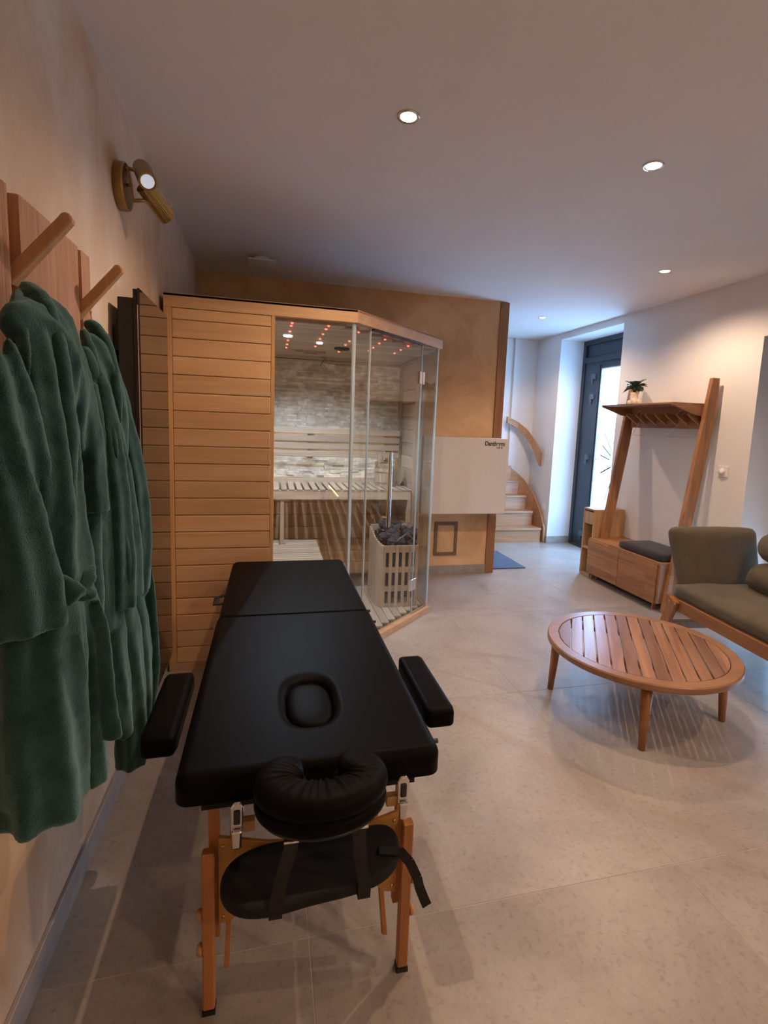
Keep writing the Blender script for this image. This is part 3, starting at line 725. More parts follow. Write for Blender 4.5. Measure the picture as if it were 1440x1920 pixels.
# handrails
rt = [(2.909, 6.047, 1.525), (3.0, 6.04, 1.487), (3.056, 6.03, 1.457), (3.146, 5.977, 1.374), (3.218, 5.884, 1.233), (3.243, 5.787, 1.10)]
rb = [(2.909, 6.047, 1.448), (3.0, 6.04, 1.408), (3.045, 6.035, 1.380), (3.135, 5.99, 1.280), (3.206, 5.905, 1.130), (3.243, 5.787, .925)]
hr = thing('handrail', 'curved oak handrail sweeping down the stair wall', 'handrail', (3.1, 6.0, 1.2))
vs, fs = [], []
ctr = Vector((2.95, 5.75))
for a, b_ in zip(rt, rb):
    o_ = (Vector(a[:2])-ctr).normalized()*.034
    vs += [a, (a[0]+o_.x, a[1]+o_.y, a[2]), b_, (b_[0]+o_.x, b_[1]+o_.y, b_[2])]
for i in range(5):
    a, b_ = 4*i, 4*i+4
    fs += [(a, b_, b_+1, a+1), (a+2, a+3, b_+3, b_+2), (a, a+2, b_+2, b_), (a+1, b_+1, b_+3, a+3)]
fs += [(0, 1, 3, 2), (20, 22, 23, 21)]
mk('rail', vs, fs, M['stair'], hr)
tube('bracket', [(3.26, 5.83, 1.06), (3.30, 5.83, 1.03)], .008, M['chrome'], hr)
tube('bracket', [(3.02, 6.07, 1.44), (3.02, 6.13, 1.41)], .008, M['chrome'], hr)
h2 = tag(MB().bar((2.40, 6.205, 1.62), (2.925, 6.205, 1.515), .03, .075).build('handrail', M['stair'], None, bev=.002), 'short end of a second handrail just showing past the oak post', 'handrail')

tag(box('doormat', (2.088, 2.485), (4.545, 5.225), (0, .010), M['mat'], None, .003), 'blue-grey doormat on the floor past the oak post', 'doormat')

th_ = thing('thermostat', 'square white dial thermostat on the right wall beside the coat unit', 'thermostat', (XR, 3.153, 1.12))
box('plate', (XR-.010, XR), (3.111, 3.196), (1.080, 1.162), M['plastic'], th_, .002)
MB().lathe([(0, 0), (.026, 0), (.024, .014), (0, .015)], (XR-.010, 3.157, 1.121), 24, Matrix.Rotation(-PI/2, 4, 'Y')).build('dial', M['plastic'], th_, True)
sk = thing('wall_socket', 'low white wall socket near the foot of the stairs', 'socket', (XR, 5.70, .43))
box('plate', (XR-.008, XR), (5.66, 5.74), (.39, .47), M['plastic'], sk, .002)
MB().lathe([(0, 0), (.022, 0), (.022, .003), (0, .003)], (XR-.008, 5.70, .43), 16, Matrix.Rotation(-PI/2, 4, 'Y')).build('insert', M['plastic'], sk)
sw = thing('light_switch', 'white light switch beside the lower end of the curved handrail', 'switch', (XR, 5.70, 1.12))
box('plate', (XR-.008, XR), (5.66, 5.74), (1.08, 1.16), M['plastic'], sw, .002)
box('rocker', (XR-.011, XR-.008), (5.68, 5.72), (1.10, 1.14), M['plastic'], sw, .001)

# ================================================================ COAT UNIT
cu = thing('coat_bench', 'oak hallway bench with leaning posts, hat shelf and coat pegs', 'coat rack', (3.1, 3.73, 0))
for ya in (3.236, 4.132):
    MB().prism([(2.964, 0), (3.052, 0), (3.158, .78), (3.228, 1.28), (3.262, 1.60), (3.256, 1.811), (3.192, 1.811)], 'y', ya, ya+.034).build('post', M['block_z'], cu, bev=.003)
MB().box((2.932, 3.285), (3.272, 3.294), (.065, .372)).build('side_panel', M['block_z'], cu, bev=.001)
box('side_panel', (2.932, 3.285), (4.108, 4.130), (.065, .372), M['block_z'], cu, .001)
box('bench_top', (2.920, 3.290), (3.270, 4.175), (.372, .392), M['block_y'], cu, .002)
box('bench_bottom', (2.932, 3.285), (3.294, 4.108), (.065, .083), M['block_y'], cu)
box('back_panel', (3.275, 3.285), (3.294, 4.108), (.083, .372), M['block_y'], cu)
for ya, yb in ((3.290, 3.735), (3.742, 4.178)): box('door', (2.912, 2.931), (ya, yb), (.063, .378), M['block_y'], cu, .002)
for xx, yy in ((2.96, 3.33), (2.96, 4.13), (3.24, 3.33), (3.24, 4.13), (2.99, 4.10)):
    MB().bar((xx, yy, .065), (xx, yy+.012 if yy > 4 else yy, 0), .03, .012, (0, 1, 0)).build('foot', M['block_z'], cu)
MB().prism([(2.898, 1.608), (3.262, 1.608), (3.262, 1.622), (2.898, 1.620)], 'y', 3.27, 4.132).build('shelf', M['block_y'], cu, bev=.001)
for ya in (3.270, 4.112):
    MB().prism([(2.900, 1.608), (2.900, 1.598), (3.10, 1.535), (3.245, 1.515), (3.245, 1.608)], 'y', ya, ya+.02).build('shelf_bracket', M['block_x'], cu, bev=.001)
box('peg_rail', (3.205, 3.223), (3.290, 4.112), (1.430, 1.609), M['block_y'], cu, .001)
pegs = [4.03-.117*k for k in range(7)]
for y in pegs:
    MB().prism([(3.205, 1.455), (3.205, 1.535), (3.105, 1.553), (3.088, 1.546), (3.090, 1.528)], 'y', y-.009, y+.009).build('peg', M['oak_x'], cu, bev=.003)
tag(rounded('bench_cushion', (2.945, 3.265), (3.285, 3.800), (.392, .452), .02, M['cushion'], None, puff=.006), 'flat charcoal seat cushion on the oak bench', 'cushion')
for y, dx, dy, lb_ in ((pegs[1], -.085, -.17, 'thin silver wire hanger on the far coat peg, beneath the vase'), (pegs[5], -.055, -.19, 'thin silver wire hanger on the near coat peg, beside the leaning post')):
    hg = thing('wire_hanger', lb_, 'hanger', (3.13, y, 1.47), 'wire hangers')
    c = Vector((3.13, y, 0)); dz = Vector((dx, dy, 0))
    hk_ = [(3.13, y+.022, 1.545)] + [(3.13+.0*a, y+.022*math.cos(a), 1.552+.022*math.sin(a)) for a in [PI*i/8 for i in range(0, 9)]] + [(3.13, y-.012, 1.53), (3.13, y, 1.505), (3.13, y, 1.478)]
    tube('hook', hk_, .0022, M['brasspin'], hg, 6)
    e0, e1 = c+dz, c-dz
    tube('wire', [(c.x, c.y, 1.478), (e0.x, e0.y, 1.375), (e0.x*1.0, e0.y, 1.362), (e1.x, e1.y, 1.362), (e1.x, e1.y, 1.375), (c.x, c.y, 1.478)], .0016, M['chrome'], hg, 6)

cb = thing('side_cabinet', 'narrow light oak side cabinet with drawer and open shelves beside the door', 'cabinet', (3.12, 4.26, 0))
Y0, Y1_, X0, X1_ = 4.183, 4.35, 2.957, 3.285
box('side_panel', (X0, X1_), (Y0, Y0+.016), (.004, .637), M['cab'], cb, .001)
box('side_panel', (X0, X1_), (Y1_-.016, Y1_), (.004, .637), M['cab'], cb, .001)
box('top_panel', (X0, X1_), (Y0, Y1_), (.637, .653), M['cab'], cb, .001)
box('bottom_panel', (X0, X1_), (Y0+.016, Y1_-.016), (.004, .02), M['cab'], cb)
box('back_panel', (X1_-.012, X1_), (Y0+.016, Y1_-.016), (.02, .637), M['cab'], cb)
box('shelf', (X0+.004, X1_-.012), (Y0+.016, Y1_-.016), (.262, .277), M['cab'], cb)
box('drawer', (X0+.002, X1_-.02), (Y0+.018, Y1_-.018), (.505, .622), M['cab'], cb, .001)

# plant in a bust-shaped vase on the shelf
vx, vy, vz = 3.10, 3.97, 1.6215
pl_ = thing('potted_plant', 'small leafy green plant in a white body-shaped vase on the shelf', 'plant', (vx, vy, vz))
v_ = MB()
v_.tube([(vx, vy, vz+.002), (vx, vy, vz+.03), (vx+.002, vy, vz+.055), (vx, vy, vz+.08), (vx, vy, vz+.112)], [.045, .046, .034, .033, .040], 16, True, [.040, .040, .028, .028, .036])
v_.ball((vx-.022, vy-.030, vz+.030), (.026, .026, .028)); v_.ball((vx+.024, vy-.030, vz+.030), (.026, .026, .028))
v_.ball((vx-.043, vy, vz+.022), (.022, .022, .022)); v_.ball((vx+.045, vy, vz+.022), (.022, .022, .022))
v_.tube([(vx-.036, vy-.012, vz+.105), (vx-.042, vy-.01, vz+.075), (vx-.040, vy-.012, vz+.04)], .010, 8)
blob('vase', v_, M['ceramic'], pl_, .004, 3)
rl = random.Random(5)
for k in range(26):
    a = 2*PI*k/26*3.0+rl.uniform(-.2, .2); ln = rl.uniform(.060, .080); el = (rl.uniform(.1, .5), rl.uniform(.5, .9), rl.uniform(.9, 1.5))[k % 3]
    b0 = Vector((vx, vy, vz+.118)); d = Vector((math.cos(a), math.sin(a), 0)); st_ = b0 + d*.022 + Vector((0, 0, .02+.02*el))
    sd = Vector((-d.y, d.x, 0)); wd_ = ln*.85
    vs = []; fs = []; N = 5
    prof = [0.15, .75, 1.0, .8, .42, .03]
    for i in range(N+1):
        t = i/N; c = st_ + d*ln*t + Vector((0, 0, ln*(el*t - .6*t*t)))
        for s_ in (-1, 0, 1): vs.append(c + sd*s_*wd_*.5*prof[i] + Vector((0, 0, .012*abs(s_)*prof[i])))
    for i in range(N):
        for j in range(2): fs.append((3*i+j, 3*i+j+1, 3*i+j+4, 3*i+j+3))
    lf = mk('leaf', vs, fs, M['leaf'], pl_, True); so_ = lf.modifiers.new('solidify', 'SOLIDIFY'); so_.thickness = .0012
    MB().tube([b0-Vector((0, 0, .02)), st_], .0016, 5).build('stem', M['leaf'], lf)

# ================================================================ COFFEE TABLE
tx, ty, tz_, R_ = 1.817, 2.112, .330, .446
ct = thing('coffee_table', 'round teak coffee table with slatted top on four splayed legs', 'coffee table', (tx, ty, 0))
MB().lathe([(R_-.055, -.030), (R_-.006, -.034), (R_, -.026), (R_, -.006), (R_-.005, 0), (R_-.053, 0), (R_-.055, -.003)], (tx, ty, tz_), 96).build('rim', M['teak_r'], ct)
# rebuild as a ring (no caps)
rimo = ct.children[0]; bm = bmesh.new(); bm.from_mesh(rimo.data)
bm.faces.ensure_lookup_table(); bmesh.ops.delete(bm, geom=[f for f in bm.faces if len(f.verts) > 10], context='FACES')
loops = [[v for v in bm.verts if v.is_boundary]]
bmesh.ops.bridge_loops(bm, edges=[e for e in bm.edges if e.is_boundary]); bmesh.ops.recalc_face_normals(bm, faces=bm.faces)
bm.to_mesh(rimo.data); bm.free(); autosmooth(rimo, .5)
sa = math.radians(57.2); u = Vector((math.cos(sa), math.sin(sa))); w = Vector((u.y, -u.x)); Ri = R_-.058
NS = 13; pitch = 2*Ri/NS; gap = .0065
for k in range(NS):
    a = -Ri+pitch*k+gap/2*(k > 0); b_ = -Ri+pitch*(k+1)-gap/2*(k < NS-1); pts = []
    ss = [a+(b_-a)*i/6 for i in range(7)]
    for s_ in ss: pts.append((s_, math.sqrt(max(0, Ri*Ri-s_*s_))))
    poly_ = [(s_, h) for s_, h in pts] + [(s_, -h) for s_, h in reversed(pts) if h > 1e-4]
    if pts[0][1] < 1e-4 or pts[-1][1] < 1e-4:
        poly_ = [(s_, h) for s_, h in pts] + [(s_, -h) for s_, h in reversed(pts) if h > 1e-4]
    # build in a slat frame so that the grain runs along the slat
    me_v = []
    o = MB().prism([(h, s_) for s_, h in poly_], 'z', -.013, -.001).build('slat', M['teak'], None, bev=.0015)
    o.parent = ct; o.location = (0, 0, tz_); o.rotation_euler = (0, 0, sa)
for s_ in (-.2, .2):
    c0 = Vector((tx, ty)) + u*s_; hl = math.sqrt(Ri*Ri-s_*s_)-.005
    bar('batten', tuple(c0-w*hl)+(tz_-.033,), tuple(c0+w*hl)+(tz_-.025,), .045, .022, M['teak_r'], ct)
for (fx, fy_) in ((1.462, 2.341), (1.591, 1.770), (2.168, 1.899), (2.043, 2.470)):
    d = (Vector((fx, fy_))-Vector((tx, ty))); tp = Vector((tx, ty)) + d*.93
    fx_, fy2 = tx+d.x*.97, ty+d.y*.97
    MB().tube([(fx_, fy2, 0), (tp.x, tp.y, tz_-.034)], [.015, .026], 16).build('leg', M['teak_z'], ct, True)
    l_ = ct.children[-1]; autosmooth(l_, .8)

# ================================================================ SOFA
so0 = thing('sofa', 'olive canvas sofa on a low wooden frame with slanted arm, at the right edge', 'sofa', (2.53, 2.72, 0))
ox, oy = 2.53, 2.72
def sx_(a, b_): return (ox+a, ox+b_)
def sy_(a, b_): return (oy+a, oy+b_)
W_ = M['sofawood_y']
box('front_rail', sx_(-.005, .027), sy_(-1.75, .03), (.270, .345), W_, so0, .003)
box('back_rail', sx_(.72, .75), sy_(-1.75, .0), (.270, .345), W_, so0, .003)
for yy in (-.03, -.45, -.87, -1.29, -1.72): box('seat_slat', sx_(.027, .72), sy_(yy-.03, yy+.03), (.325, .343), W_, so0)
def leg(nm, x, y, dy):
    MB().bar((ox+x, oy+y, .345), (ox+x, oy+y+dy, 0), .032, .07, (0, 1, 0)).build(nm, M['sofawood_z'], so0, bev=.003)
leg('leg', -.022, -.085, .13); leg('leg', .76, -.085, .10); leg('leg', -.022, -1.6, -.1); leg('leg', .76, -1.6, -.1)
for yy in (-.115, -.055): MB().lathe([(0, 0), (.006, 0), (.005, .002), (0, .0025)], (ox-.038, oy+yy, .325), 10, Matrix.Rotation(-PI/2, 4, 'Y')).build('bolt', M['chrome'], so0)
box('stretcher', sx_(.0, .75), sy_(-.035, .0), (.13, .18), W_, so0, .002)
sc = rounded('seat_cushion', sx_(.005, .76), sy_(-1.75, -.0), (.335, .435), .042, M['olive'], so0, puff=.018, n=26)
sc.modifiers.new('wr', 'DISPLACE')
tx_ = bpy.data.textures.new('folds', 'CLOUDS'); tx_.noise_scale = .16
md = sc.modifiers['wr']; md.texture = tx_; md.strength = .022; md.texture_coords = 'LOCAL'
rot = Matrix.Rotation(math.radians(-12), 3, 'X')
ac = rounded('arm_cushion', sx_(.045, .625), sy_(-.01, .115), (.36, .785), .05, M['olive'], so0, puff=.02, n=22, rot=rot)
md = ac.modifiers.new('wr', 'DISPLACE'); md.texture = tx_; md.strength = .012; md.texture_coords = 'LOCAL'
for v in ac.data.vertices:
    if v.co.x < .35: v.co.x += (.62-v.co.z)*.16*(.35-v.co.x)/.3
for xx in (.14, .56): MB().bar((ox+xx, oy+.09, .27), (ox+xx, oy+.19, .70), .03, .035, (0, 1, 0)).build('arm_frame', M['sofawood_z'], so0, bev=.002)
MB().bar((ox+.10, oy+.165, .64), (ox+.60, oy+.165, .64), .03, .06).build('arm_frame', W_, so0, bev=.002)
for xx, yy in ((.75, -.5), (.75, -1.2), (.75, -1.65)): MB().bar((ox+xx, oy+yy, .30), (ox+xx+.04, oy+yy, .80), .03, .03, (0, 1, 0)).build('back_frame', M['sofawood_z'], so0)
for zz, xx, rx, rz, ln in ((.515, .50, .15, .115, -.15), (.705, .555, .16, .120, -.165)):
    o = MB().tube([(ox+xx, oy-.275-ln, zz), (ox+xx, oy-.295-ln, zz), (ox+xx, oy-.36, zz), (ox+xx, oy-.7, zz), (ox+xx, oy-1.3, zz), (ox+xx, oy-1.60, zz)], [.055, .10, rz, rz, rz, rz*.8], 20, True, [.06, .115, rx, rx, rx, rx*.8], up=(0, 0, 1)).build('back_cushion', M['olive'], so0, True)
    sb_ = o.modifiers.new('sub', 'SUBSURF'); sb_.levels = sb_.render_levels = 2
    md = o.modifiers.new('wr', 'DISPLACE'); md.texture = tx_; md.strength = .03; md.texture_coords = 'LOCAL'
so0.rotation_euler = (0, 0, math.radians(-6.8))

# ================================================================ MASSAGE TABLE
mx_ = [-.193, .402]; mw = .608
mt = thing('massage_table', 'black folding massage table on beech legs in the foreground', 'massage table', (.104, 1.93, 0))
LE = M['leather']
def pad(name, x0, x1, y0, y1, z0, z1, r, hole=None, nx=56, ny=80, ends=(1, 1)):
    vs, fs = [], []
    def axis(n, L_, a, b_):
        out = []
        for i in range(n+1): out.append(i/n)
        return out
    def hgt(x, y):
        dx = min(x-x0, x1-x); dy0 = y-y0; dy1 = y1-y; d = min(dx, dy0/(1 if ends[0] else .35), dy1/(1 if ends[1] else .35))
        h = z1
        if d < r:
            q = 1-max(0, d)/r; h = z1-r*(1-math.sqrt(max(0, 1-q*q)))
        if hole:
            cx, cy_, rx, ry = hole; e = (abs((x-cx)/rx)**2.7+abs((y-cy_)/ry)**2.7)**(1/2.7)
            if e < 1.04: h -= .036
            elif e < 1.42: h -= .014*((1.42-e)/.38)**2.0
        return h
    tsx = [x0+(x1-x0)*(.5-.5*math.cos(PI*i/nx)) if False else x0+(x1-x0)*i/nx for i in range(nx+1)]
    tsy = [y0+(y1-y0)*i/ny for i in range(ny+1)]
    # extra rows near the rounded edge
    tsx = sorted(set(tsx+[x0+r*t for t in (.02, .1, .25, .45, .7, 1)]+[x1-r*t for t in (.02, .1, .25, .45, .7, 1)]))
    tsy = sorted(set(tsy+[y0+r*t for t in (.02, .1, .25, .45, .7, 1)]+[y1-r*t for t in (.02, .1, .25, .45, .7, 1)]))
    A_, B_ = len(tsx), len(tsy); rc = .032
    def corner(x, y):
        # round the outer plan corners
        for cx, sx in ((x0, 1), (x1, -1)):
            for cy_, sy, e in ((y0, 1, ends[0]), (y1, -1, ends[1])):
                if not e: continue
                ux, uy = (x-cx)*sx, (y-cy_)*sy
                if ux < rc and uy < rc:
                    m_ = max(rc-ux, rc-uy); v = Vector((rc-ux, rc-uy))
                    if v.length > 1e-6:
                        v = v.normalized()*m_; return (cx+sx*(rc-v.x), cy_+sy*(rc-v.y))
        return (x, y)
    for y in tsy:
        for x in tsx:
            h = hgt(x, y); a, b_ = corner(x, y); vs.append((a, b_, h))
    base = len(vs)
    for y in tsy:
        for x in tsx: a, b_ = corner(x, y); vs.append((a, b_, z0))
    for j in range(B_-1):
        for i in range(A_-1):
            q = j*A_+i; fs.append((q, q+1, q+A_+1, q+A_)); fs.append((base+q, base+q+A_, base+q+A_+1, base+q+1))
    bd = [i for i in range(A_)] + [j*A_+A_-1 for j in range(1, B_)] + [(B_-1)*A_+i for i in range(A_-2, -1, -1)] + [j*A_ for j in range(B_-2, 0, -1)]
    for i in range(len(bd)): a, b_ = bd[i], bd[(i+1) % len(bd)]; fs.append((a, base+a, base+b_, b_))
    return mk(name, vs, fs, LE, mt, True)
HOLE = (.110, 1.347, .062, .112)
ZT = .622
pad('table_top', mx_[0], mx_[1], 1.07, 1.992, .556, ZT, .026, HOLE, 150, 210, ends=(1, 0))
pad('table_top', mx_[0]+.004, mx_[1]-.004, 1.996, 2.80, .556, ZT, .026, None, 30, 30, ends=(0, 1))
vs, fs = [], []; NP = 64
def sup(e, k):
    t = 2*PI*k/NP; c_, s_ = math.cos(t), math.sin(t); q = (abs(c_)**2.7+abs(s_)**2.7)**(1/2.7)
    return HOLE[0]+c_/q*e*HOLE[2], HOLE[1]+s_/q*e*HOLE[3]
prf = [(.02, ZT-.007), (.3, ZT-.007), (.6, ZT-.008), (.80, ZT-.010), (.90, ZT-.013), (.96, ZT-.018), (.995, ZT-.026), (1.0, ZT-.045)]
for e, zz in prf:
    for k in range(NP): x, y = sup(e, k); vs.append((x, y, zz))
for i in range(len(prf)-1):
    for k in range(NP): fs.append((i*NP+k, i*NP+(k+1) % NP, (i+1)*NP+(k+1) % NP, (i+1)*NP+k))
fs.append(tuple(range(NP))); fs.append(tuple((len(prf)-1)*NP+k for k in range(NP))[::-1])
mk('face_hole_plug', vs, fs, LE, mt, True)
box('seam_dark_strip', (mx_[0]+.03, mx_[1]-.03), (1.975, 2.02), (.52, .606), M['web'], mt)  # black strip added under the fold seam, darkness of the gap as colour
# wooden frame rails under the padding
bz_ = M['beech']
for ya, yb in ((1.12, 1.98), (2.0, 2.76)):
    MB().box((mx_[0]+.05, mx_[0]+.07), (ya, yb), (.505, .556)).box((mx_[1]-.07, mx_[1]-.05), (ya, yb), (.505, .556)).box((mx_[0]+.07, mx_[1]-.07), (ya, ya+.02), (.505, .556)).box((mx_[0]+.07, mx_[1]-.07), (yb-.02, yb), (.505, .556)).build('frame_rail', M['web'], mt)
for yq, sg in ((1.125, 1), (2.74, -1)):
    for xx, sx in ((-.118, -1), (.326, 1)):
        MB().box((xx-.0125, xx+.0125), (yq+.018*sg-.008, yq+.018*sg+.014), (.16, .540)).build('upper_leg', bz_, mt, bev=.002)
        lo = MB().box((xx-.0135+sx*.010, xx+.0135+sx*.010), (yq-.016*sg-.012, yq-.016*sg+.013), (.012, .412)).build('lower_leg', bz_, mt, bev=.003)
        box('foot_cap', (xx-.0145+sx*.010, xx+.0145+sx*.010), (yq-.016*sg-.013, yq-.016*sg+.014), (0, .012), M['blackmetal'], lo)
        for zz in (.255, .165):
            MB().lathe([(0, 0), (.013, 0), (.014, .006), (.010, .012), (0, .013)], (xx+sx*.024, yq-.016*sg, zz), 14, Matrix.Rotation(PI/2*sx, 4, 'Y')).build('knob', M['oak_x'], lo, True)
        MB().bar((xx-sx*.026, yq+.03*sg, .055), (xx-sx*.03, yq+.33*sg, .51), .012, .022, (0, 1, 0)).build('brace', bz_, mt, bev=.001)
# curved plywood web between the near legs, and the far one
def web(y):
    top_ = [(-.108, .428), (-.06, .415), (0, .398), (.104, .385), (.21, .398), (.27, .415), (.316, .428)]
    bot_ = [(.316, .205), (.285, .212), (.25, .250), (.20, .292), (.104, .312), (.01, .292), (-.042, .250), (-.077, .212), (-.108, .205)]
    MB().prism(top_+bot_, 'y', y, y+.010).build('plywood_web', M['ply'], mt, bev=.001)
    for xx, zz in ((-.098, .405), (-.098, .315), (-.098, .225), (.306, .405), (.306, .315), (.306, .225)):
        MB().lathe([(0, 0), (.0045, 0), (.004, .002), (0, .0025)], (xx, y, zz), 10, Matrix.Rotation(PI/2, 4, 'X')).build('screw', M['brasspin'], mt, True)
web(1.125); web(2.72)
# arm pads
for xx, s_ in ((-.262, -1), (.468, 1)):
    rounded('side_arm_rest', (xx-.043, xx+.043), (1.265, 1.615), (.540, .600), .018, LE, mt, n=12)
# corner fittings
for xx, yy in ((mx_[1]+.004, 1.14), (mx_[1]+.004, 2.05), (mx_[1]+.004, 1.93), (mx_[0]-.004, 1.95)):
    tube('fitting', [(xx-.01, yy, .595), (xx+.008*(1 if xx > 0 else -1), yy, .595)], .006, M['blackmetal'], mt)
MB().tube([(mx_[0]+.005, 2.20, .60), (mx_[0]-.025, 2.21, .595), (mx_[0]-.028, 2.30, .592), (mx_[0]+.005, 2.31, .60)], .004, 6, True, .014).build('carry_strap', M['web'], mt)
# chrome cam latches on the near end
for xx, zz in ((-.062, .535), (.302, .545)):
    lt = MB().prism([(xx-.013, zz-.03), (xx+.013, zz-.03), (xx+.014, zz+.028), (xx+.008, zz+.038), (xx-.008, zz+.038), (xx-.014, zz+.028)], 'y', 1.040, 1.052).prism([(xx-.009, zz-.062), (xx+.009, zz-.062), (xx+.011, zz-.02), (xx-.011, zz-.02)], 'y', 1.030, 1.040)
    lt.build('cam_latch', M['chrome'], mt, bev=.004, seg=2)
    MB().prism([(xx-.007, zz-.01), (xx+.007, zz-.01), (xx+.007, zz+.022), (xx-.007, zz+.022)], 'y', 1.036, 1.041).build('latch_window', M['darkgap'], mt, bev=.002)
    MB().box((xx+.012 if xx < 0 else xx-.037, xx+.037 if xx < 0 else xx-.012), (1.045, 1.065), (zz-.035, zz-.012)).build('latch_block', M['oak_x'], mt, bev=.001)

# face cradle: horseshoe cushion on its plate
fc = thing('face_cradle', 'black horseshoe face cradle cushion fixed to the near end of the massage table', 'headrest', (.106, .952, .61))
cx, cy_ = .106, .952
def shoe(rx, ry, wr, hz, zc, n=44, m=18, a0=22, wrk=0.0, flat=1.0):
    vs, fs = [], []
    for i in range(n+1):
        t = math.radians(90+a0+(360-2*a0)*i/n); e = min(i, n-i)/n
        k = 1.0
        if e < .09: k = math.sqrt(max(0.0, 1-((.09-e)/.09)**2)); k = max(k, .12)
        c = Vector((cx+rx*math.cos(t), cy_+ry*math.sin(t), zc)); nr = Vector((math.cos(t), math.sin(t), 0))
        for j in range(m):
            p = 2*PI*j/m; ca_, sa_ = math.cos(p), math.sin(p)
            ex = (abs(ca_)**.75)*(1 if ca_ > 0 else -1); ez = (abs(sa_)**.75)*(1 if sa_ > 0 else -1)
            inner = max(0, -ca_+.35)*max(0, sa_)
            wv = wrk*math.sin(t*30+math.sin(t*7)*2)*inner*(1 if .18 < i/n < .82 else .3)
            vs.append(c + nr*(wr*k*ex) + Vector((0, 0, hz*(.55+.45*k)*ez*flat + wv)))
    for i in range(n):
        for j in range(m): fs.append((i*m+j, i*m+(j+1) % m, (i+1)*m+(j+1) % m, (i+1)*m+j))
    fs.append(tuple(range(m))[::-1]); fs.append(tuple(n*m+j for j in range(m)))
    return vs, fs
vs, fs = shoe(.090, .056, .043, .025, .667, n=110, a0=27, wrk=.0042); mk('cushion', vs, fs, LE, fc, True)
vs, fs = shoe(.089, .055, .043, .019, .632, a0=20); mk('lower_cushion', vs, fs, LE, fc, True)
vs, fs = shoe(.086, .052, .036, .006, .612, a0=16); mk('plate', vs, fs, M['blackmetal'], fc, True)
for xx in (.045, .165): tube('support_rod', [(xx, .97, .606), (xx, 1.04, .585), (xx, 1.069, .58)], .007, M['blackmetal'], fc)
# sling arm shelf hanging below on two straps
sl = thing('arm_sling', 'black kidney-shaped arm shelf hanging on straps below the face cradle', 'arm rest', (.104, 1.04, .40))
kid = [(-.098, 1.045), (-.092, 1.00), (-.06, .965), (-.01, .952), (.04, .955), (.09, .962), (.15, .965), (.21, .972), (.26, .99), (.295, 1.025), (.308, 1.07), (.300, 1.115), (.27, 1.132), (.21, 1.13), (.15, 1.118), (.09, 1.118), (.03, 1.125), (-.03, 1.118), (-.08, 1.09)]
def smooth_poly(P, it=2):
    for _ in range(it):
        Q = []
        for i in range(len(P)):
            a, b_ = Vector(P[i]), Vector(P[(i+1) % len(P)]); Q += [tuple(a*.75+b_*.25), tuple(a*.25+b_*.75)]
        P = Q
    return P
kp = smooth_poly(kid)
MB().prism(kp, 'z', .372, .402).build('shelf_pad', M['neoprene'], sl, bev=.010, seg=3)
for xa, xb, ya in ((.045, .018, .955), (.180, .203, .965)):
    s_ = MB()
    pts = [(xa, ya-.06, .610), (xa, ya-.04, .56), ((xa+xb)/2, ya-.002, .47), (xb, ya-.002, .405), (xb, ya+.002, .368), (xb, ya+.10, .368)]
    for i in range(5): s_.bar(pts[i], pts[i+1], .027, .002, (0, 1, 0) if i < 4 else (0, 0, 1))
    s_.build('strap', M['web'], sl)
    tube('buckle', [(xa-.014, ya-.058, .590), (xa+.014, ya-.058, .590)], .0035, M['chrome'], sl)
tail = [(.296, 1.03, .408), (.318, 1.02, .385), (.335, 1.01, .350), (.338, 1.00, .335), (.350, .995, .305), (.355, .99, .295)]
s_ = MB()
for i in range(5): s_.bar(tail[i], tail[i+1], .022, .0025, (0, 1, 0))
s_.bar((.25, 1.04, .408), (.30, 1.03, .406), .022, .0025); s_.build('loose_strap_end', M['web'], sl)

# ================================================================ LEFT WALL THINGS
cr = thing('wall_coat_rack', 'reeded wooden wall panel with two slanting pegs holding the green robes', 'coat rack', (XL, 1.35, .86))
def reeded(ya, yb, x1, z0=.86, z1=1.823):
    o = MB().box((XL, x1), (ya, yb), (z0, z1)); n_ = max(1, int((yb-ya)/.012)); st_ = (yb-ya)/n_
    for k in range(n_): o.tube([(x1, ya+st_*(k+.5), z0), (x1, ya+st_*(k+.5), z1)], st_*.45, 6)
    o.build('board', M['reed'], cr)
reeded(.80, 1.255, -.518); reeded(1.300, 1.642, -.516); reeded(1.672, 1.742, -.518)
box('back_plate', (XL, XL+.005), (.80, 1.742), (.862, 1.82), M['oak_z'], cr)
for yy, tipx in ((1.278, -.409), (1.657, -.411)):
    MB().bar((-.530, yy, 1.640), (-.416, yy, 1.776), .024, .034, (0, 1, 0), .024, .024).tube([(-.4165, yy-.012, 1.776), (-.4165, yy+.012, 1.776)], .0125, 12).build('peg', M['oak_z'], cr, bev=.003)
    MB().ball((-.522, yy-.018, 1.668), .004, 8, 6).build('pin', M['brasspin'], cr, True)
MB().ball((-.5, 1.69, 1.662), .004, 8, 6).tube([(-.5, 1.69, 1.66), (-.497, 1.69, 1.635), (-.495, 1.685, 1.61)], .0015, 6).build('pin', M['brasspin'], cr, True)

gp = thing('black_glass_panel', 'tall glossy black glass panel standing off the left wall beside the sauna', 'panel', (-.48, 2.25, .26))
box('glass_front', (-.448, -.440), (2.003, 2.500), (.262, 1.807), M['blackglass'], gp, .001)
box('frame', (-.462, -.448), (2.006, 2.497), (.265, 1.804), M['blackmetal'], gp, .001)
box('edge_strip', (-.4475, -.4445), (1.9995, 2.003), (.3, 1.75), M['chrome'], gp)
box('rear_housing', (-.512, -.462), (2.01, 2.49), (.285, 1.775), M['blackmetal'], gp, .002)
box('wall_bracket', (XL, -.512), (2.05, 2.45), (1.60, 1.68), M['blackmetal'], gp); box('wall_bracket', (XL, -.512), (2.05, 2.45), (.40, .48), M['blackmetal'], gp)

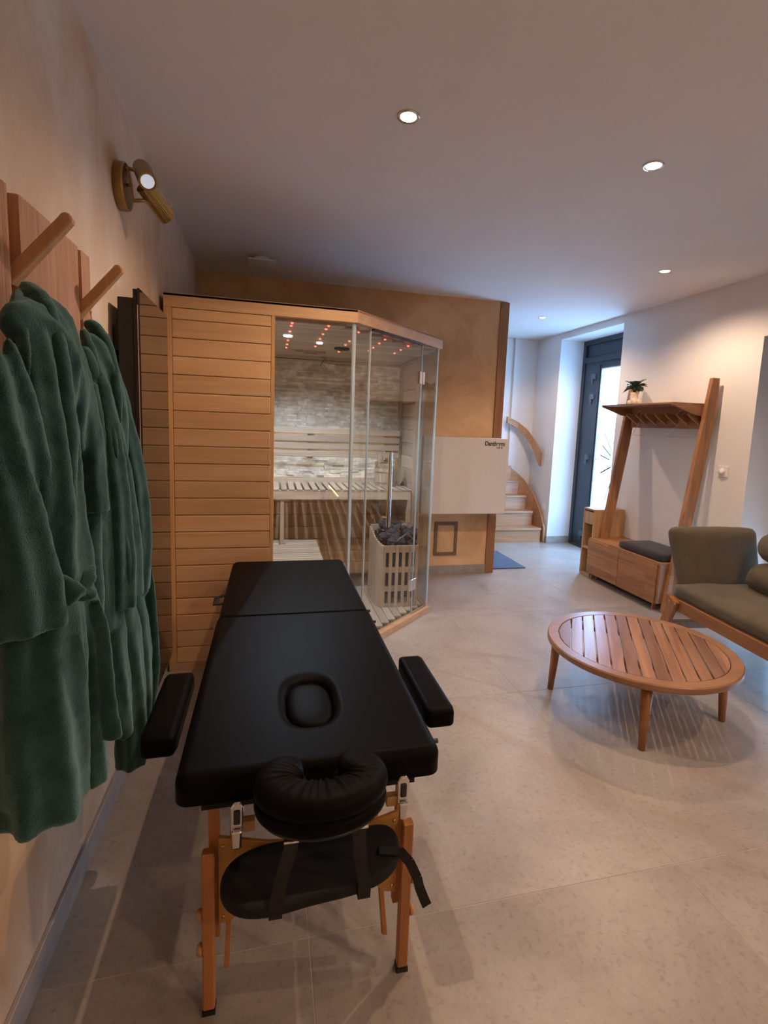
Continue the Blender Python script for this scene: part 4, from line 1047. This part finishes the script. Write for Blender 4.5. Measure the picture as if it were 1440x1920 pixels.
wl = thing('wall_lamp', 'brushed brass wall lamp with two swivelling ribbed spot heads', 'wall lamp', (XL, 2.17, 2.19))
MB().lathe([(0, 0), (.078, 0), (.080, .004), (.080, .028), (.076, .034), (0, .035)], (XL, 2.17, 2.19), 48, Matrix.Rotation(PI/2, 4, 'Y')).build('base_plate', M['brass'], wl, True)
autosmooth(wl.children[-1], .5)
a0, a1 = Vector((-.500, 2.145, 2.240)), Vector((-.478, 2.13, 2.130))
bar('arm', a0, a1, .010, .004, M['brass'], wl, (1, 0, 0))
tube('arm_joint', [(-.508, 2.15, 2.19), (-.488, 2.14, 2.186)], .006, M['brass'], wl)
tube('arm_joint', [(-.502, 2.145, 2.242), (-.498, 2.14, 2.244)], .008, M['brass'], wl)
def head(p0, p1, joint):
    p0, p1 = Vector(p0), Vector(p1); d = (p1-p0).normalized(); L_ = (p1-p0).length
    q = d.to_track_quat('Z', 'Y').to_matrix().to_4x4(); prof = []
    n_ = 60; vs, fs = [], []
    r0 = .030; zs = [(0, 0), (.6, 0), (1, .003), (1, L_), (.88, L_), (.86, L_-.006), (0, L_-.006)]
    mbx = MB()
    for rr_, z in zs:
        for j in range(n_):
            t = 2*PI*j/n_; k = r0*rr_*(1.0+(.02 if j % 2 else -.02)*(rr_ == 1)); mbx.v.append(tuple(p0 + (q @ Vector((k*math.cos(t), k*math.sin(t), z)))))
    for i in range(len(zs)-1):
        for j in range(n_): mbx.f.append((i*n_+j, i*n_+(j+1) % n_, (i+1)*n_+(j+1) % n_, (i+1)*n_+j))
    h_ = mbx.build('lamp_head', M['brass'], wl)
    MB().lathe([(0, 0), (.0225, 0), (.0225, .002), (0, .002)], p0+d*(L_-.004), 28, q).build('lens', M['wallens'], h_)
    tube('arm_joint', [joint, tuple(p0+d*L_*.45)], .0062, M['brass'], wl)
head((-.470, 2.215, 2.280), (-.424, 2.09, 2.187), (-.498, 2.142, 2.244))
head((-.450, 2.145, 2.195), (-.386, 2.24, 2.125), (-.478, 2.13, 2.133))

# ================================================================ ROBES
def robe(label, loc, data, vox=.0075):
    t = thing('bathrobe', label, 'bathrobe', loc, 'green bathrobes on the wall pegs')
    for part in ('body', 'sleeve', 'collar', 'belt'):
        mb = MB()
        for lobe in data[part]:
            pts = [Vector(p[:3]) for p in lobe]; rs_ = [p[3] for p in lobe]
            # resample smoothly
            P, R2 = [], []
            for i in range(len(pts)-1):
                for s_ in range(5):
                    t_ = s_/5; P.append(pts[i].lerp(pts[i+1], t_)); R2.append(rs_[i]*(1-t_)+rs_[i+1]*t_)
            P.append(pts[-1]); R2.append(rs_[-1])
            for _ in range(3):
                P = [P[0]]+[(P[i-1]+P[i]*2+P[i+1])/4 for i in range(1, len(P)-1)]+[P[-1]]
                R2 = [R2[0]]+[(R2[i-1]+R2[i]*2+R2[i+1])/4 for i in range(1, len(R2)-1)]+[R2[-1]]
            m_ = len(R2)
            for i in range(m_):
                if i < 4: R2[i] *= math.sqrt(1-((4-i)/(4.3 if part == 'sleeve' else 5.0))**2)
                if part == 'collar' and m_-1-i < 5: R2[i] *= math.sqrt(1-((5-(m_-1-i))/5.3)**2)
            kx = {'body': 1.0, 'sleeve': 1.0, 'collar': 1.0, 'belt': 1.0}[part]; ky = {'body': 1.25, 'sleeve': 1.0, 'collar': .8, 'belt': .55}[part]
            n = 36; base = len(mb.v); ph = 6.3*((len(mb.v)*.37) % 1)
            for i, (p, r) in enumerate(zip(P, R2)):
                d = (P[min(i+1, len(P)-1)]-P[max(i-1, 0)]).normalized()
                ax = Vector((1, 0, 0)) if abs(d.x) < .8 else Vector((0, 0, 1)); ax = (ax-d*ax.dot(d)).normalized(); ay = d.cross(ax)
                for j in range(n):
                    a = 2*PI*j/n; g = 1.0
                    if part in ('body', 'sleeve'): g = 1.0+(.13 if r > .03 else .07)*math.sin(6*a+ph+1.6*math.sin(p.z*7+ph))*min(1, i/8)
                    q = p + ax*math.cos(a)*r*kx*g + ay*math.sin(a)*r*ky*g
                    q.x = max(q.x, XL+.004); mb.v.append(tuple(q))
            k = len(P)
            for i in range(k-1):
                for j in range(n): mb.f.append((base+i*n+j, base+i*n+(j+1) % n, base+(i+1)*n+(j+1) % n, base+(i+1)*n+j))
            mb.f.append(tuple(base+j for j in range(n))[::-1]); mb.f.append(tuple(base+(k-1)*n+j for j in range(n)))
        o = mb.build(part, M['terry'], t, True)
        rm = o.modifiers.new('remesh', 'REMESH'); rm.mode = 'VOXEL'; rm.voxel_size = vox if part in ('body', 'sleeve') else .005; rm.use_smooth_shade = True
        sm = o.modifiers.new('smooth', 'SMOOTH'); sm.iterations = 3; sm.factor = .5
        dm = o.modifiers.new('nap', 'DISPLACE'); dm.texture = NAP; dm.strength = .008; dm.mid_level = .5; dm.texture_coords = 'LOCAL'
    return t
NAP = bpy.data.textures.new('cloth_waves', 'CLOUDS'); NAP.noise_scale = .07

ROBE_A = {
  'sleeve': [[(-0.444,0.98,1.518,0.022),(-0.442,0.98,1.384,0.037),(-0.437,0.98,1.262,0.051),(-0.418,0.97,1.138,0.06),(-0.401,0.96,1.005,0.062)],
    [(-0.428,1.02,1.5,0.015),(-0.417,1.04,1.386,0.024),(-0.408,1.05,1.293,0.026),(-0.401,1.06,1.174,0.024),(-0.397,1.06,1.052,0.022)]],
  'body': [[(-0.473,1.2,1.603,0.017),(-0.453,1.19,1.595,0.025),(-0.43,1.2,1.566,0.032),(-0.421,1.24,1.512,0.033),(-0.411,1.26,1.426,0.031),(-0.406,1.27,1.288,0.007)],
    [(-0.444,1.06,1.521,0.022),(-0.442,1.12,1.543,0.032),(-0.428,1.16,1.529,0.038),(-0.414,1.2,1.476,0.04),(-0.402,1.2,1.348,0.007)],
    [(-0.435,1.18,1.579,0.024),(-0.413,1.16,1.414,0.031),(-0.397,1.15,1.317,0.031),(-0.388,1.12,1.183,0.035),(-0.386,1.12,1.043,0.044)],
    [(-0.452,1.15,1.586,0.021),(-0.431,1.12,1.496,0.035),(-0.413,1.1,1.349,0.039),(-0.398,1.08,1.201,0.045),(-0.399,1.08,1.067,0.051)],
    [(-0.432,1.28,1.583,0.016),(-0.41,1.3,1.463,0.022),(-0.402,1.32,1.309,0.03),(-0.394,1.32,1.148,0.03)],
    [(-0.4,1.06,1.073,0.053),(-0.402,1.04,0.957,0.056),(-0.402,1.02,0.831,0.063),(-0.404,1.0,0.642,0.07)],
    [(-0.377,1.15,1.034,0.036),(-0.373,1.18,0.87,0.032),(-0.38,1.2,0.712,0.03),(-0.379,1.2,0.551,0.027)],
    [(-0.419,0.98,1.079,0.022),(-0.422,0.97,0.891,0.024),(-0.422,0.96,0.698,0.026)],
    [(-0.393,1.1,1.061,0.039),(-0.383,1.08,0.883,0.034),(-0.379,1.07,0.721,0.029),(-0.375,1.06,0.624,0.024)]],
  'collar': [[(-0.476,1.2,1.61,0.012),(-0.465,1.2,1.621,0.015),(-0.433,1.17,1.592,0.021),(-0.409,1.15,1.511,0.026),(-0.396,1.14,1.41,0.027),(-0.384,1.12,1.298,0.024),(-0.379,1.1,1.187,0.019),(-0.373,1.08,1.087,0.016)],
    [(-0.461,1.15,1.6,0.012),(-0.446,1.1,1.558,0.014),(-0.425,1.07,1.499,0.012),(-0.414,1.05,1.424,0.01)]],
  'belt': [[(-0.382,1.0,1.086,0.019),(-0.352,0.99,1.073,0.02),(-0.324,0.98,1.054,0.02)],
    [(-0.329,1.0,1.049,0.025),(-0.324,1.02,1.05,0.023)],
    [(-0.326,1.06,1.091,0.011),(-0.326,1.02,1.062,0.013)],
    [(-0.319,1.04,1.03,0.018),(-0.312,1.06,0.953,0.015),(-0.314,1.08,0.833,0.016),(-0.305,1.08,0.723,0.02)]],
}
ROBE_B = {
  'body': [[(-0.466,1.52,1.575,0.019),(-0.442,1.52,1.547,0.027),(-0.422,1.54,1.482,0.032),(-0.407,1.55,1.371,0.035),(-0.38,1.52,1.201,0.008)],
    [(-0.449,1.46,1.539,0.015),(-0.431,1.45,1.474,0.024),(-0.411,1.45,1.344,0.008)],
    [(-0.452,1.5,1.557,0.022),(-0.42,1.48,1.397,0.034),(-0.392,1.46,1.235,0.042),(-0.382,1.45,1.055,0.051),(-0.382,1.45,0.896,0.051)],
    [(-0.457,1.65,1.563,0.02),(-0.414,1.65,1.371,0.031),(-0.388,1.65,1.138,0.038),(-0.377,1.65,0.992,0.034),(-0.386,1.65,0.844,0.034)],
    [(-0.399,1.5,0.895,0.047),(-0.382,1.5,0.71,0.04),(-0.376,1.5,0.551,0.04),(-0.376,1.5,0.388,0.04)],
    [(-0.391,1.62,0.854,0.037),(-0.373,1.6,0.662,0.033),(-0.374,1.6,0.493,0.033),(-0.386,1.6,0.337,0.03)],
    [(-0.399,1.32,1.248,0.014),(-0.402,1.32,1.148,0.02),(-0.399,1.3,1.0,0.022),(-0.398,1.3,0.87,0.019)],
    [(-0.425,1.42,1.447,0.024),(-0.411,1.4,1.267,0.029),(-0.405,1.38,1.111,0.029),(-0.406,1.38,0.935,0.031),(-0.399,1.38,0.837,0.026)],
    [(-0.399,1.42,0.921,0.035),(-0.389,1.4,0.757,0.032),(-0.38,1.4,0.639,0.032),(-0.365,1.4,0.532,0.02)]],
  'sleeve': [[(-0.424,1.46,1.502,0.015),(-0.402,1.44,1.397,0.027),(-0.389,1.42,1.239,0.038),(-0.384,1.42,1.075,0.044),(-0.379,1.42,0.878,0.044)]],
  'collar': [[(-0.475,1.56,1.598,0.016),(-0.46,1.56,1.606,0.019),(-0.429,1.55,1.566,0.021),(-0.4,1.52,1.455,0.019),(-0.385,1.5,1.344,0.016)],
    [(-0.463,1.5,1.585,0.014),(-0.43,1.46,1.501,0.017),(-0.387,1.42,1.345,0.015),(-0.368,1.4,1.267,0.012)]],
  'belt': [[(-0.371,1.62,0.967,0.017),(-0.386,1.55,0.955,0.013)],
    [(-0.369,1.68,0.968,0.016),(-0.352,1.68,0.764,0.016),(-0.342,1.66,0.579,0.015),(-0.355,1.62,0.462,0.013)],
    [(-0.369,1.66,0.94,0.021),(-0.36,1.68,0.982,0.012)]],
}
robe('deep green terry bathrobe in front, its cuff and knotted belt hanging forward', (-.45, 1.12, .58), ROBE_A)
robe('deep green terry bathrobe behind, between the front robe and the black panel', (-.45, 1.55, .30), ROBE_B)

# ================================================================ BEHIND THE VIEWER (seen only mirrored in the sauna glass)
pw = struct(box('trim_2', (.80, 1.2), (-2.35, -.25), (0, .50), M['white']))
stp = thing('led_strip', 'amber light strip on the low ledge behind the viewer, mirrored in the sauna glass', 'light strip', (.79, -1.3, .5))
box('diffuser', (.782, .790), (-1.3, -.28), (.496, .504), M['amber'], stp)
box('profile', (.790, .800), (-2.3, -.26), (.490, .510), M['chrome'], stp)
